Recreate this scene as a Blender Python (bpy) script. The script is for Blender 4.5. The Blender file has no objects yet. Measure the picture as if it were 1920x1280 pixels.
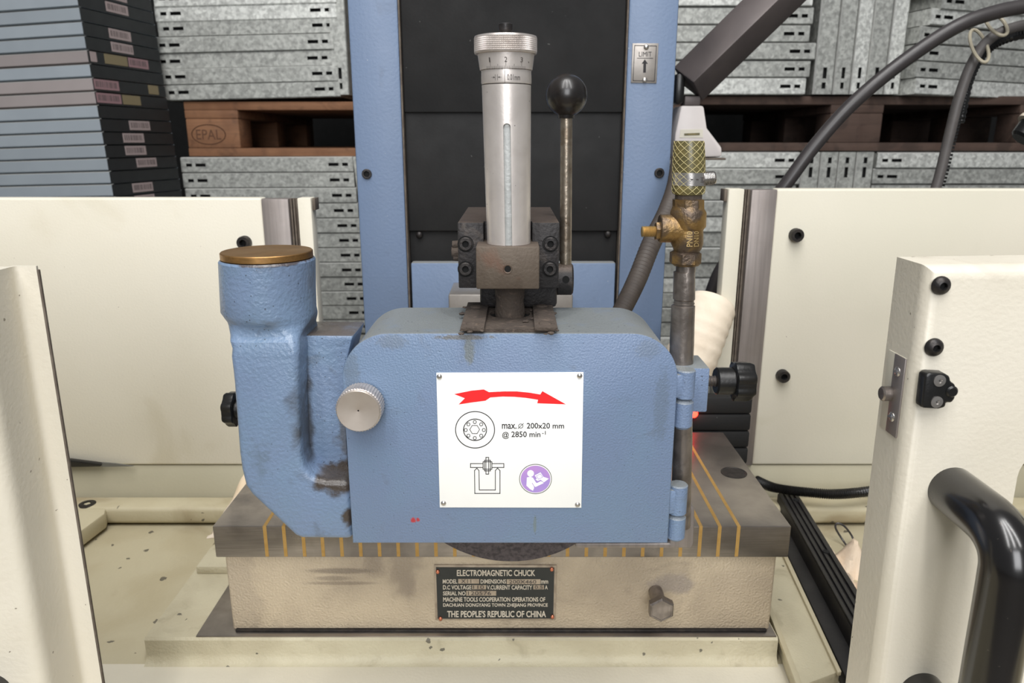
import bpy, bmesh, math, random
from mathutils import Vector, Matrix, noise as mnoise
random.seed(7)
PI = math.pi
sc = bpy.context.scene
C = sc.collection

# ------------------------------------------------------------------ camera, world, lights, exposure
F = 1390.0; PITCH = math.radians(15.1); CAM = Vector((0.0, 0.0, 1.295))
cd = bpy.data.cameras.new('camera'); cam = bpy.data.objects.new('camera', cd); C.objects.link(cam)
cd.sensor_width = 36.0; cd.lens = 36.0 * F / 1920.0; cd.clip_start = 0.02
cam.location = CAM; cam.rotation_euler = (PI / 2 - PITCH, 0, 0)
cd.dof.use_dof = True; cd.dof.focus_distance = 0.475; cd.dof.aperture_fstop = 18.0
sc.camera = cam
w = bpy.data.worlds.new('world'); sc.world = w; w.use_nodes = True
w.node_tree.nodes['Background'].inputs[0].default_value = (0.90, 0.95, 1.0, 1)
w.node_tree.nodes['Background'].inputs[1].default_value = 0.20

def area(name, loc, target, sx, sy, power, col=(1, 1, 1)):
    l = bpy.data.lights.new(name, 'AREA'); l.shape = 'RECTANGLE'; l.size = sx; l.size_y = sy
    l.energy = power; l.color = col
    o = bpy.data.objects.new(name, l); C.objects.link(o); o.location = loc
    o.rotation_euler = (Vector(target) - Vector(loc)).to_track_quat('-Z', 'Y').to_euler()
    return o
area('hall_lamp', (-0.75, -0.7, 3.7), (-0.3, 0.6, 1.0), 0.25, 2.6, 36, (1, 0.99, 0.975))
area('hall_lamp', (0.0, -0.7, 3.7), (0.0, 0.6, 1.0), 0.25, 2.6, 40, (1, 0.99, 0.975))
area('hall_lamp', (0.75, -0.7, 3.7), (0.3, 0.6, 1.0), 0.25, 2.6, 36, (1, 0.99, 0.975))
area('front_fill', (0.0, -3.2, 2.4), (0.0, 0.8, 1.1), 1.6, 2.0, 80, (0.97, 0.98, 1.0))  # added fill light behind the camera
sc.view_settings.view_transform = 'Standard'; sc.view_settings.look = 'None'
sc.view_settings.exposure = 0.0; sc.view_settings.gamma = 1.0
sc.view_settings.use_curve_mapping = False

# ------------------------------------------------------------------ measuring helpers
SP, CP = math.sin(PITCH), math.cos(PITCH)
def ray(px, py):
    xc = (px - 960) / F; yc = (640 - py) / F
    return Vector((xc, CP + yc * SP, -SP + yc * CP))
def P(px, py, Y):
    d = ray(px, py); return CAM + d * (Y / d.y)
def PZ(px, py, Z):
    d = ray(px, py); return CAM + d * ((Z - CAM.z) / d.z)
def zat(py, Y): return P(960, py, Y).z
def xat(px, py, Y): return P(px, py, Y).x
def yz(py, Z): return PZ(960, py, Z).y

# ------------------------------------------------------------------ materials
def lin(c):
    c = c / 255.0
    return c / 12.92 if c <= 0.04045 else ((c + 0.055) / 1.055) ** 2.4
def rgb(c): return (lin(c[0]), lin(c[1]), lin(c[2]), 1)
MATS = {}
def mat(name, col, rough=0.5, metal=0.0, var=0.0, vscale=8, vcol=None, bump=0.0, bscale=400, dirt=None, dust=None,
        spots=(), spangle=0, brush=None, rnd=False, emit=None, specks=None, coat=0, trans=0, checker=None, wave=None):
    m = bpy.data.materials.new(name); m.use_nodes = True
    nt = m.node_tree; N = nt.nodes; L = nt.links
    b = N['Principled BSDF']; b.inputs['Roughness'].default_value = rough; b.inputs['Metallic'].default_value = metal
    if coat: b.inputs['Coat Weight'].default_value = coat; b.inputs['Coat Roughness'].default_value = 0.15
    tc = N.new('ShaderNodeTexCoord'); vec = tc.outputs['Object']
    geo = N.new('ShaderNodeNewGeometry')
    if rnd:
        oi = N.new('ShaderNodeObjectInfo'); ml = N.new('ShaderNodeMath'); ml.operation = 'MULTIPLY'; ml.inputs[1].default_value = 13
        L.new(oi.outputs['Random'], ml.inputs[0]); ad = N.new('ShaderNodeVectorMath'); ad.operation = 'ADD'
        L.new(vec, ad.inputs[0]); L.new(ml.outputs[0], ad.inputs[1]); vec = ad.outputs[0]
    def noisen(scale, detail=5, v=None, stretch=None, dist=0):
        n = N.new('ShaderNodeTexNoise'); n.inputs['Scale'].default_value = scale; n.inputs['Detail'].default_value = detail
        n.inputs['Distortion'].default_value = dist
        vv = v or vec
        if stretch:
            mp = N.new('ShaderNodeMapping'); mp.inputs['Scale'].default_value = stretch; L.new(vv, mp.inputs[0]); vv = mp.outputs[0]
        L.new(vv, n.inputs['Vector']); return n.outputs['Fac']
    def ramp(f, a, bb):
        r = N.new('ShaderNodeMapRange'); r.interpolation_type = 'SMOOTHSTEP'
        r.inputs[1].default_value = a; r.inputs[2].default_value = bb; L.new(f, r.inputs[0]); return r.outputs[0]
    def mul(f, k):
        x = N.new('ShaderNodeMath'); x.operation = 'MULTIPLY'; L.new(f, x.inputs[0])
        if isinstance(k, (int, float)): x.inputs[1].default_value = k
        else: L.new(k, x.inputs[1])
        return x.outputs[0]
    base = N.new('ShaderNodeRGB'); base.outputs[0].default_value = rgb(col); cur = base.outputs[0]
    def mix(f, c2):
        nonlocal cur
        x = N.new('ShaderNodeMix'); x.data_type = 'RGBA'; L.new(f, x.inputs[0]); L.new(cur, x.inputs[6])
        if isinstance(c2, tuple): x.inputs[7].default_value = rgb(c2)
        else: L.new(c2, x.inputs[7])
        cur = x.outputs[2]
    if var:
        vc = vcol or tuple(c * 0.72 for c in col)
        mix(mul(ramp(noisen(vscale, 6, dist=0.4), 0.38, 0.68), var), vc)
    if rnd:
        mix(mul(oi.outputs['Random'], 0.35), tuple(c * 0.8 for c in col))
    if spangle:
        v = N.new('ShaderNodeTexVoronoi'); v.inputs['Scale'].default_value = spangle; L.new(vec, v.inputs['Vector'])
        s = N.new('ShaderNodeSeparateColor'); L.new(v.outputs['Color'], s.inputs[0])
        mix(mul(s.outputs[0], 0.75), tuple(min(255, c * 1.25) for c in col))
        mix(mul(ramp(noisen(spangle * 0.7, 3), 0.42, 0.7), 0.6), tuple(c * 0.76 for c in col))
    if brush:
        mix(mul(ramp(noisen(1.0, 4, stretch=brush), 0.35, 0.7), 0.5), tuple(c * 0.78 for c in col))
    if dirt:
        dc, amt, dscale, th = dirt
        mix(mul(ramp(noisen(dscale, 9, dist=0.6), th, th + 0.16), amt), dc)
    if dust:
        dc, amt = dust[:2]; lo_ = dust[2] if len(dust) > 2 else 0.45
        s = N.new('ShaderNodeSeparateXYZ'); L.new(geo.outputs['Normal'], s.inputs[0])
        f = ramp(s.outputs['Z'], lo_, min(0.99, lo_ + 0.4)); mix(mul(mul(f, ramp(noisen(60, 8), -0.1, 0.5)), amt), dc)
    for (ctr, rad, sc_, st, nscale) in spots:
        sb = N.new('ShaderNodeVectorMath'); sb.operation = 'SUBTRACT'; L.new(geo.outputs['Position'], sb.inputs[0]); sb.inputs[1].default_value = ctr
        dv = N.new('ShaderNodeVectorMath'); dv.operation = 'DIVIDE'; L.new(sb.outputs[0], dv.inputs[0]); dv.inputs[1].default_value = rad
        ln = N.new('ShaderNodeVectorMath'); ln.operation = 'LENGTH'; L.new(dv.outputs[0], ln.inputs[0])
        nn = noisen(nscale, 8, v=geo.outputs['Position'])
        a = N.new('ShaderNodeMath'); a.operation = 'ADD'; L.new(ln.outputs['Value'], a.inputs[0]); L.new(mul(nn, 1.3), a.inputs[1])
        r = N.new('ShaderNodeMapRange'); r.interpolation_type = 'SMOOTHSTEP'; r.inputs[1].default_value = 1.15; r.inputs[2].default_value = 1.65
        r.inputs[3].default_value = 1; r.inputs[4].default_value = 0; L.new(a.outputs[0], r.inputs[0])
        mix(mul(r.outputs[0], st), sc_)
    if specks:
        sc_, sscale, th = specks
        wn = N.new('ShaderNodeTexNoise'); wn.inputs['Scale'].default_value = sscale * 2.2; L.new(vec, wn.inputs['Vector'])
        ws = N.new('ShaderNodeVectorMath'); ws.operation = 'SCALE'; ws.inputs['Scale'].default_value = 0.45 / sscale; L.new(wn.outputs['Color'], ws.inputs[0])
        wa = N.new('ShaderNodeVectorMath'); wa.operation = 'ADD'; L.new(vec, wa.inputs[0]); L.new(ws.outputs[0], wa.inputs[1])
        v = N.new('ShaderNodeTexVoronoi'); v.inputs['Scale'].default_value = sscale; L.new(wa.outputs[0], v.inputs['Vector'])
        f1 = N.new('ShaderNodeMath'); f1.operation = 'LESS_THAN'; L.new(v.outputs['Distance'], f1.inputs[0])
        s = N.new('ShaderNodeSeparateColor'); L.new(v.outputs['Color'], s.inputs[0]); L.new(mul(s.outputs[1], th * 2), f1.inputs[1])
        f2 = N.new('ShaderNodeMath'); f2.operation = 'LESS_THAN'; L.new(s.outputs[0], f2.inputs[0]); f2.inputs[1].default_value = 0.3
        mix(mul(mul(f1.outputs[0], f2.outputs[0]), 0.75), sc_)
    if checker:
        v1 = N.new('ShaderNodeTexWave'); v1.inputs['Scale'].default_value = checker; v1.wave_type = 'BANDS'; v1.bands_direction = 'DIAGONAL'
        L.new(vec, v1.inputs['Vector'])
    L.new(cur, b.inputs['Base Color'])
    if emit: b.inputs['Emission Color'].default_value = rgb(emit[0]); b.inputs['Emission Strength'].default_value = emit[1]
    if bump:
        bp = N.new('ShaderNodeBump'); bp.inputs['Strength'].default_value = bump; bp.inputs['Distance'].default_value = 0.0012
        L.new(noisen(bscale, 3), bp.inputs['Height']); L.new(bp.outputs[0], b.inputs['Normal'])
    if var or dirt or brush:
        rr = N.new('ShaderNodeMapRange'); rr.inputs[3].default_value = max(0.05, rough - 0.1); rr.inputs[4].default_value = min(1, rough + 0.15)
        L.new(noisen(35, 5), rr.inputs[0]); L.new(rr.outputs[0], b.inputs['Roughness'])
    MATS[name] = m
    return m

GY = 0.440          # guard front plane
def gp(px, py, Y=GY): p = P(px, py, Y); return (p.x, p.y, p.z)
BROWN = (84, 72, 62); DKBROWN = (66, 58, 52)
BLUE = (113, 131, 160)
mat('blue_guard', BLUE, 0.36, 0, 0.35, 22, (112, 138, 162), 0.4, 800, ((92, 96, 98), 0.28, 55, 0.6), ((126, 130, 130), 0.97),
    spots=[(gp(880, 655), (0.004, 0.02, 0.012), (108, 112, 104), 0.7, 300), (gp(870, 632), (0.022, 0.03, 0.002), (98, 94, 84), 0.8, 260),
           (gp(1240, 760), (0.006, 0.02, 0.03), (92, 104, 112), 0.35, 420), (gp(1215, 655), (0.01, 0.02, 0.008), (96, 104, 108), 0.3, 520),
           (gp(1003, 985), (0.0012, 0.02, 0.009), (112, 126, 128), 0.8, 160), (gp(775, 975), (0.0025, 0.01, 0.0021), (176, 58, 66), 1.0, 500),
           (gp(784, 974), (0.0015, 0.01, 0.0020), (176, 58, 66), 1.0, 500), (gp(660, 700), (0.006, 0.01, 0.02), (98, 108, 116), 0.4, 400),
           (gp(735, 640), (0.012, 0.02, 0.006), (102, 108, 112), 0.4, 400)], specks=((62, 68, 76), 420, 0.12))
mat('blue_cast', (113, 132, 160), 0.34, 0, 0.4, 25, (110, 136, 158), 0.5, 420, ((84, 92, 102), 0.4, 60, 0.58), ((90, 80, 70), 0.95, 0.8),
    spots=[(gp(570, 770, .466), (0.008, 0.03, 0.052), (66, 66, 68), 0.85, 70), (gp(640, 900, .45), (0.022, 0.06, 0.010), DKBROWN, 1.0, 120),
           (gp(655, 975, .44), (0.009, 0.03, 0.010), DKBROWN, 1.0, 170), (gp(500, 505, .43), (0.035, 0.06, 0.0022), (74, 64, 60), 0.9, 200),
           (gp(475, 880, .43), (0.012, 0.02, 0.02), (96, 112, 126), 0.6, 200), (gp(650, 830, .455), (0.012, 0.03, 0.03), (80, 76, 72), 0.7, 160)],
    specks=((56, 62, 70), 420, 0.13), coat=0.2)
mat('blue_paint', (111, 129, 157), 0.45, 0, 0.25, 14, (110, 126, 150), 0.25, 300, ((94, 104, 120), 0.3, 40, 0.62), ((132, 132, 128), 0.9), specks=((206, 206, 196), 70, 0.06))
mat('cream', (221, 215, 199), 0.5, 0, 0.35, 5, (206, 198, 178), 0.15, 420, ((190, 180, 152), 0.35, 9, 0.6), specks=((120, 112, 98), 60, 0.05))
mat('cream_door', (222, 215, 199), 0.5, 0, 0.45, 9, (208, 200, 181), 0.18, 380, ((176, 164, 146), 0.35, 26, 0.64), specks=((112, 98, 84), 120, 0.06))
mat('flange_shaded', (176, 170, 148), 0.5, 0, 0.4, 9, (160, 154, 132), 0.1, 300)  # darker, greener cream; the flange's dimmer light is put into the colour
mat('cream_green', (214, 208, 192), 0.5, 0, 0.3, 5, (198, 196, 176), 0.1, 420, ((184, 178, 152), 0.3, 9, 0.62), specks=((120, 112, 98), 60, 0.04))
mat('cream_tray', (186, 177, 150), 0.45, 0, 0.6, 14, (170, 158, 128), 0.2, 300, ((140, 122, 92), 0.6, 13, 0.54), specks=((44, 42, 44), 75, 0.13))
mat('cream_table', (192, 184, 158), 0.5, 0, 0.6, 20, (172, 162, 136), 0.5, 420, ((150, 140, 116), 0.45, 45, 0.56), specks=((50, 48, 46), 90, 0.1))
mat('chuck_base', (198, 182, 157), 0.5, 0.1, 0.6, 13, (150, 136, 118), 0.9, 520, ((120, 108, 96), 0.5, 20, 0.54),
    spots=[(tuple(P(640, 1070, .536)), (0.034, .01, 0.0034), (104, 94, 84), 0.6, 1500), (tuple(P(625, 1084, .536)), (0.018, .01, 0.003), (112, 102, 90), 0.5, 1500),
           (tuple(P(640, 1093, .536)), (0.036, .01, 0.0022), (110, 98, 86), 0.5, 1500), (tuple(P(450, 1110, .536)), (0.022, .02, 0.05), (150, 138, 124), 0.35, 60),
           (tuple(P(1260, 1095, .536)), (0.022, .02, 0.012), (146, 136, 128), 0.7, 80)])
mat('ground_steel', (166, 158, 150), 0.3, 0.85, 0.8, 14, (96, 92, 92), 0.08, 300, ((104, 96, 90), 0.35, 18, 0.6), brush=(30, 30, 900))
mat('strip_steel', (150, 142, 138), 0.45, 0.5, 0.4, 18, (124, 114, 108), 0.05, 300, brush=(300, 30, 8))
mat('brass_line', (180, 144, 82), 0.5, 0.4, 0.4, 200, (160, 120, 50))
mat('brass_cap', (178, 136, 84), 0.38, 0.85, 0.4, 60, (120, 92, 66), 0.1, 200, ((96, 76, 60), 0.4, 60, 0.6), brush=(90, 900, 900))
mat('brass_bright', (206, 178, 122), 0.4, 0.7, 0.4, 120, (150, 122, 76))
mat('brass_valve', (166, 134, 82), 0.4, 0.75, 0.6, 70, (120, 94, 60), 0.4, 500, ((92, 82, 76), 0.9, 45, 0.45))
mat('grime', (80, 70, 62), 0.85, 0, 0.6, 90, (62, 54, 50), 0.9, 420, ((116, 100, 88), 0.5, 180, 0.55))
mat('block_brown', (98, 87, 76), 0.55, 0.35, 0.6, 60, (80, 68, 58), 0.2, 480, ((110, 74, 56), 0.6, 45, 0.58), ((108, 96, 86), 0.8))
mat('block_dark', (48, 46, 46), 0.5, 0.45, 0.6, 60, (50, 46, 46), 0.4, 420, ((92, 84, 78), 0.6, 60, 0.56), ((98, 86, 78), 0.85))
mat('dark_bolt', (48, 46, 46), 0.4, 0.6, 0.5, 200, (74, 68, 64), 0.2, 500)
mat('black_hole', (6, 6, 6), 0.9)
mat('micrometer', (224, 216, 210), 0.36, 0.62, 0.25, 60, (180, 170, 162), 0.05, 500, specks=((70, 60, 54), 240, 0.06))
mat('inner_rod', (178, 180, 178), 0.4, 0.4, 0.4, 120, (150, 152, 150), 0.1, 500)
mat('knurl', (206, 198, 193), 0.4, 0.7, 0.3, 120, (130, 116, 108))
mat('engraving', (64, 58, 56), 0.7)
mat('ink_black', (28, 24, 28), 0.6)
mat('black_ball', (26, 23, 22), 0.3, 0, 0.5, 60, (48, 40, 34), coat=0.25)
mat('rod_steel', (172, 160, 144), 0.32, 0.85, 0.6, 160, (112, 92, 70), 0.25, 260, brush=(400, 400, 20))
mat('pipe_steel', (152, 143, 136), 0.3, 0.75, 0.6, 70, (84, 76, 70), 0.2, 300, ((80, 68, 60), 0.5, 60, 0.55), brush=(200, 200, 12))
mat('steel_bright', (196, 192, 188), 0.25, 0.9, 0.2, 90, (140, 134, 128), 0.1, 300)
mat('knob_face', (192, 182, 172), 0.4, 0.7, 0.3, 60, (166, 150, 138))
mat('black_plastic', (20, 20, 20), 0.28, 0, 0.4, 80, (34, 32, 30), 0.1, 500)
mat('black_rubber', (16, 16, 17), 0.75, 0, 0.6, 9, (30, 29, 29), 0.1, 400, specks=((90, 90, 88), 70, 0.04))
mat('handle_black', (18, 16, 16), 0.2, 0, 0.3, 20, (30, 28, 26), coat=0.5, specks=((60, 54, 50), 300, 0.12))
mat('black_rail', (26, 25, 26), 0.5, 0, 0.4, 30, (52, 50, 48), 0.1, 400)
mat('cable_dark', (58, 54, 54), 0.35, 0, 0.3, 40, (40, 38, 38))
mat('belt_dark', (88, 84, 82), 0.5, 0, 0.3, 60, (60, 56, 54))
mat('hose_brown', (70, 62, 56), 0.6, 0, 0.4, 80, (50, 44, 42))
mat('hose_cream', (228, 214, 194), 0.7, 0, 0.4, 30, (206, 188, 164), 0.3, 200)
mat('white_plate', (250, 250, 247), 0.32, 0, 0.08, 40, (232, 228, 222))
mat('lip_highlight', (214, 214, 210), 0.45, 0.1)  # lighter colour paints the highlight along the folded shelf lips
mat('tie_plastic', (168, 160, 140), 0.5)
mat('red_ink', (236, 30, 34), 0.5)
mat('purple_ink', (166, 140, 208), 0.5, 0, 0.7, 90, (190, 140, 206))
mat('white_ink', (248, 246, 250), 0.5)
mat('plate_black', (30, 33, 31), 0.45, 0, 0.3, 100, (44, 46, 44))
mat('plate_metal', (176, 162, 144), 0.45, 0.5, 0.5, 120, (130, 116, 102))
mat('plate_letters', (206, 196, 180), 0.5, 0.2)
mat('copper', (206, 128, 100), 0.3, 0.9)
mat('limit_metal', (158, 152, 146), 0.4, 0.6, 0.3, 100, (130, 124, 118))
mat('galvanised', (160, 161, 156), 0.45, 0.35, spangle=125, rnd=True)
mat('galvanised_light', (196, 197, 192), 0.42, 0.35, spangle=125, rnd=True)
mat('shelf_silver', (176, 185, 192), 0.4, 0.3, 0.3, 7, (156, 164, 172), rnd=True)
mat('shelf_pink', (178, 168, 166), 0.45, 0.3, 0.3, 7, (160, 150, 148), rnd=True)
mat('shelf_dark', (31, 34, 36), 0.5, 0, 0.3, 30, (20, 22, 24))
mat('sticker', (164, 148, 146), 0.6)
mat('sticker_pink', (150, 118, 122), 0.6)
mat('sticker_olive', (128, 116, 88), 0.6)
mat('sticker_ink', (90, 80, 80), 0.7)
mat('pallet_wood', (140, 99, 70), 0.75, 0, 0.6, 12, (112, 74, 50), 0.5, 200, ((84, 56, 40), 0.5, 20, 0.55), brush=(6, 60, 120))
mat('pallet_dark', (84, 66, 57), 0.8, 0, 0.6, 12, (66, 48, 40), 0.5, 200, ((50, 38, 32), 0.6, 20, 0.5), brush=(6, 60, 120))
mat('stamp', (88, 58, 40), 0.8)
mat('bar_steel', (98, 90, 88), 0.5, 0.35, 0.5, 14, (74, 68, 68))
mat('bracket_white', (214, 206, 202), 0.4, 0, 0.2, 30, (190, 182, 178))
mat('hose_braid', (186, 174, 124), 0.5)
mat('hose_olive', (88, 82, 50), 0.35, 0, 0.5, 70, (146, 128, 74), coat=0.3)
mat('wheel_grit', (92, 84, 84), 0.95, 0, 0.7, 300, (44, 40, 42), 1.0, 900)
mat('concrete', (118, 114, 108), 0.8, 0, 0.5, 3, (92, 88, 84), 0.2, 60)
mat('dark_wall', (22, 22, 22), 0.9, 0, 0.4, 2, (14, 14, 14))
mat('cloth', (224, 206, 184), 0.85, 0, 0.3, 40, (196, 172, 144), 0.4, 500)
mat('cloth_paper', (222, 208, 190), 0.8, 0, 0.5, 20, (206, 176, 126), 0.1, 300)
mat('rust_edge', (90, 80, 71), 0.8, 0, 0.5, 120, (122, 112, 100))
mat('red_lamp', (220, 30, 24), 0.4, emit=((255, 30, 20), 22.0))
mat('blade_steel', (120, 120, 118), 0.4, 0.6)

# ------------------------------------------------------------------ mesh builder
class MB:
    def __init__(s): s.bm = bmesh.new()
    def merge(s, t, m=0):
        for f in t.faces: f.material_index = m
        me = bpy.data.meshes.new('t'); t.to_mesh(me); t.free(); s.bm.from_mesh(me); bpy.data.meshes.remove(me); return s
    def box(s, x0, x1, y0, y1, z0, z1, bev=0.0, m=0, seg=2, mtx=None):
        t = bmesh.new(); bmesh.ops.create_cube(t, size=1)
        for v in t.verts: v.co = Vector(((x0 + x1) / 2 + v.co.x * (x1 - x0), (y0 + y1) / 2 + v.co.y * (y1 - y0), (z0 + z1) / 2 + v.co.z * (z1 - z0)))
        if bev: bmesh.ops.bevel(t, geom=t.edges[:], offset=bev, segments=seg, affect='EDGES', profile=0.5)
        if mtx: t.transform(mtx)
        return s.merge(t, m)
    def lathe(s, prof, org, axis=(0, 0, 1), seg=40, m=0, cap=True, ref=None):
        org = Vector(org); a = Vector(axis).normalized()
        u = Vector(ref).normalized() if ref else a.orthogonal().normalized(); v = a.cross(u)
        t = bmesh.new(); rings = []
        for r, h in prof:
            rings.append([t.verts.new(org + a * h + (u * math.cos(2 * PI * k / seg) + v * math.sin(2 * PI * k / seg)) * max(r, 1e-5)) for k in range(seg)])
        for A, B in zip(rings, rings[1:]):
            for k in range(seg): t.faces.new((A[k], A[(k + 1) % seg], B[(k + 1) % seg], B[k]))
        if cap: t.faces.new(rings[0][::-1]); t.faces.new(rings[-1])
        bmesh.ops.recalc_face_normals(t, faces=t.faces)
        return s.merge(t, m)
    def cyl(s, p0, p1, r, r1=None, seg=32, m=0, bev=0.0):
        p0 = Vector(p0); p1 = Vector(p1); L = (p1 - p0).length; r1 = r if r1 is None else r1
        pr = [(r - bev, 0), (r, bev), (r1, L - bev), (r1 - bev, L)] if bev else [(r, 0), (r1, L)]
        return s.lathe(pr, p0, p1 - p0, seg, m)
    def sphere(s, c, r, m=0, scale=(1, 1, 1), seg=40):
        t = bmesh.new(); bmesh.ops.create_uvsphere(t, u_segments=seg, v_segments=seg // 2, radius=r)
        for v in t.verts: v.co = Vector(c) + Vector((v.co.x * scale[0], v.co.y * scale[1], v.co.z * scale[2]))
        return s.merge(t, m)
    def extr(s, pts, vec, bev=0.0, m=0, seg=2, frontonly=False):
        t = bmesh.new(); vs = [t.verts.new(Vector(p)) for p in pts]; f = t.faces.new(vs)
        vec = Vector(vec); r = bmesh.ops.extrude_face_region(t, geom=[f])
        nv = [e for e in r['geom'] if isinstance(e, bmesh.types.BMVert)]
        for v in nv: v.co += vec
        bmesh.ops.recalc_face_normals(t, faces=t.faces)
        if bev:
            es = [e for e in t.edges if len(e.link_faces) == 2 and e.calc_face_angle(0) > 0.6]
            if frontonly: es = [e for e in es if all(v not in nv for v in e.verts)]
            bmesh.ops.bevel(t, geom=es, offset=bev, segments=seg, affect='EDGES', profile=0.5)
        return s.merge(t, m)
    def prism(s, xz, y0, y1, bev=0.0, m=0, seg=2, frontonly=False):
        return s.extr([(x, y0, z) for x, z in xz], (0, y1 - y0, 0), bev, m, seg, frontonly)
    def tube(s, pts, r, seg=16, m=0, sub=0, cap=True):
        pts = [Vector(p) for p in pts]
        if sub: pts = spline(pts, sub)
        rs = r if isinstance(r, (list, tuple)) else [r] * len(pts)
        if callable(r): rs = [r(i, len(pts)) for i in range(len(pts))]
        t = bmesh.new(); rings = []; u = None
        for i, p in enumerate(pts):
            d = (pts[min(i + 1, len(pts) - 1)] - pts[max(i - 1, 0)]).normalized()
            if u is None: u = d.orthogonal().normalized()
            u = (u - d * u.dot(d)).normalized(); v = d.cross(u)
            rings.append([t.verts.new(p + (u * math.cos(2 * PI * k / seg) + v * math.sin(2 * PI * k / seg)) * rs[i]) for k in range(seg)])
        for A, B in zip(rings, rings[1:]):
            for k in range(seg): t.faces.new((A[k], A[(k + 1) % seg], B[(k + 1) % seg], B[k]))
        if cap: t.faces.new(rings[0][::-1]); t.faces.new(rings[-1])
        bmesh.ops.recalc_face_normals(t, faces=t.faces)
        return s.merge(t, m)
    def loft(s, secs, m=0, cap=True):
        t = bmesh.new(); rings = [[t.verts.new(Vector(p)) for p in sec] for sec in secs]; n = len(rings[0])
        for A, B in zip(rings, rings[1:]):
            for k in range(n): t.faces.new((A[k], A[(k + 1) % n], B[(k + 1) % n], B[k]))
        if cap: t.faces.new(rings[0][::-1]); t.faces.new(rings[-1])
        bmesh.ops.recalc_face_normals(t, faces=t.faces)
        return s.merge(t, m)
    def poly(s, pts, m=0):
        t = bmesh.new(); t.faces.new([t.verts.new(Vector(p)) for p in pts]); return s.merge(t, m)
    def build(s, name, mats, parent=None, loc=None, ang=35):
        if isinstance(mats, str): mats = [mats]
        me = bpy.data.meshes.new(name)
        off = rootloc(parent) if parent else Vector(loc or (0, 0, 0))
        bmesh.ops.translate(s.bm, verts=s.bm.verts, vec=-off)
        a = math.radians(ang)
        for f in s.bm.faces: f.smooth = True
        for e in s.bm.edges:
            if len(e.link_faces) == 2 and e.calc_face_angle(0) > a: e.smooth = False
        s.bm.to_mesh(me); s.bm.free()
        for m in mats: me.materials.append(MATS[m])
        o = bpy.data.objects.new(name, me); C.objects.link(o)
        if parent: o.parent = parent
        else: o.location = off
        return o
def rootloc(o):
    v = Vector(o.location)
    while o.parent: o = o.parent; v += Vector(o.location)
    return v
def spline(pts, n):
    out = []
    for i in range(len(pts) - 1):
        a = pts[max(i - 1, 0)]; b = pts[i]; c = pts[i + 1]; d = pts[min(i + 2, len(pts) - 1)]
        for k in range(n):
            t = k / n
            out.append(0.5 * ((2 * b) + (c - a) * t + (2 * a - 5 * b + 4 * c - d) * t * t + (3 * b - a - 3 * c + d) * t ** 3))
    out.append(pts[-1]); return out
def tag(o, label=None, cat=None, group=None, kind=None):
    if label: o['label'] = label
    if cat: o['category'] = cat
    if group: o['group'] = group
    if kind: o['kind'] = kind
    return o
def thing(name, loc, label, cat, group=None):
    o = bpy.data.objects.new(name, None); o.empty_display_size = 0.02; C.objects.link(o); o.location = Vector(loc)
    return tag(o, label, cat, group)
def copy_tree(o, parent=None):
    c = o.copy(); C.objects.link(c)
    if parent: c.parent = parent; c.matrix_parent_inverse = o.matrix_parent_inverse.copy()
    for ch in list(o.children): copy_tree(ch, c)
    return c
def text_mesh(body, bold=0.0):
    cu = bpy.data.curves.new('t', 'FONT'); cu.body = body; cu.size = 1; cu.offset = bold; cu.resolution_u = 3
    o = bpy.data.objects.new('t', cu); C.objects.link(o)
    dg = bpy.context.evaluated_depsgraph_get(); me = bpy.data.meshes.new_from_object(o.evaluated_get(dg))
    bpy.data.objects.remove(o); bpy.data.curves.remove(cu)
    return me
def text_into(mb, body, box, mapf, bold=0.012, m=0, rot=False):
    """fit text into box (x0, ytop, x1, ybottom); mapf(x, y) gives the 3D point"""
    me = text_mesh(body, bold); t = bmesh.new(); t.from_mesh(me); bpy.data.meshes.remove(me)
    xs = [v.co.x for v in t.verts]; ys = [v.co.y for v in t.verts]
    x0, x1, y0, y1 = min(xs), max(xs), min(ys), max(ys)
    bmesh.ops.subdivide_edges(t, edges=[e for e in t.edges if e.calc_length() > 0.3], cuts=1)
    for v in t.verts:
        fx = (v.co.x - x0) / (x1 - x0); fy = (v.co.y - y0) / (y1 - y0)
        if rot: px = box[0] + (box[2] - box[0]) * (1 - fy); py = box[3] + (box[1] - box[3]) * fx
        else: px = box[0] + (box[2] - box[0]) * fx; py = box[3] + (box[1] - box[3]) * fy
        v.co = Vector(mapf(px, py))
    mb.merge(t, m); return mb
def ringpts(cx, cy, rx, ry, n=48, a0=0): return [(cx + rx * math.cos(a0 + 2 * PI * k / n), cy + ry * math.sin(a0 + 2 * PI * k / n)) for k in range(n)]
def outline(mb, pts, wd, mapf, closed=True, m=0):
    n = len(pts); t = bmesh.new()
    for i in range(n if closed else n - 1):
        a = Vector(pts[i]); b = Vector(pts[(i + 1) % n]); d = (b - a)
        if d.length < 1e-6: continue
        d.normalize(); q = Vector((-d.y, d.x)) * wd / 2; a2 = a - d * wd / 2; b2 = b + d * wd / 2
        t.faces.new([t.verts.new(Vector(mapf(*p))) for p in (a2 + q, b2 + q, b2 - q, a2 - q)])
    mb.merge(t, m)
def fillpoly(mb, pts, mapf, m=0): mb.poly([mapf(*p) for p in pts], m)
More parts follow.
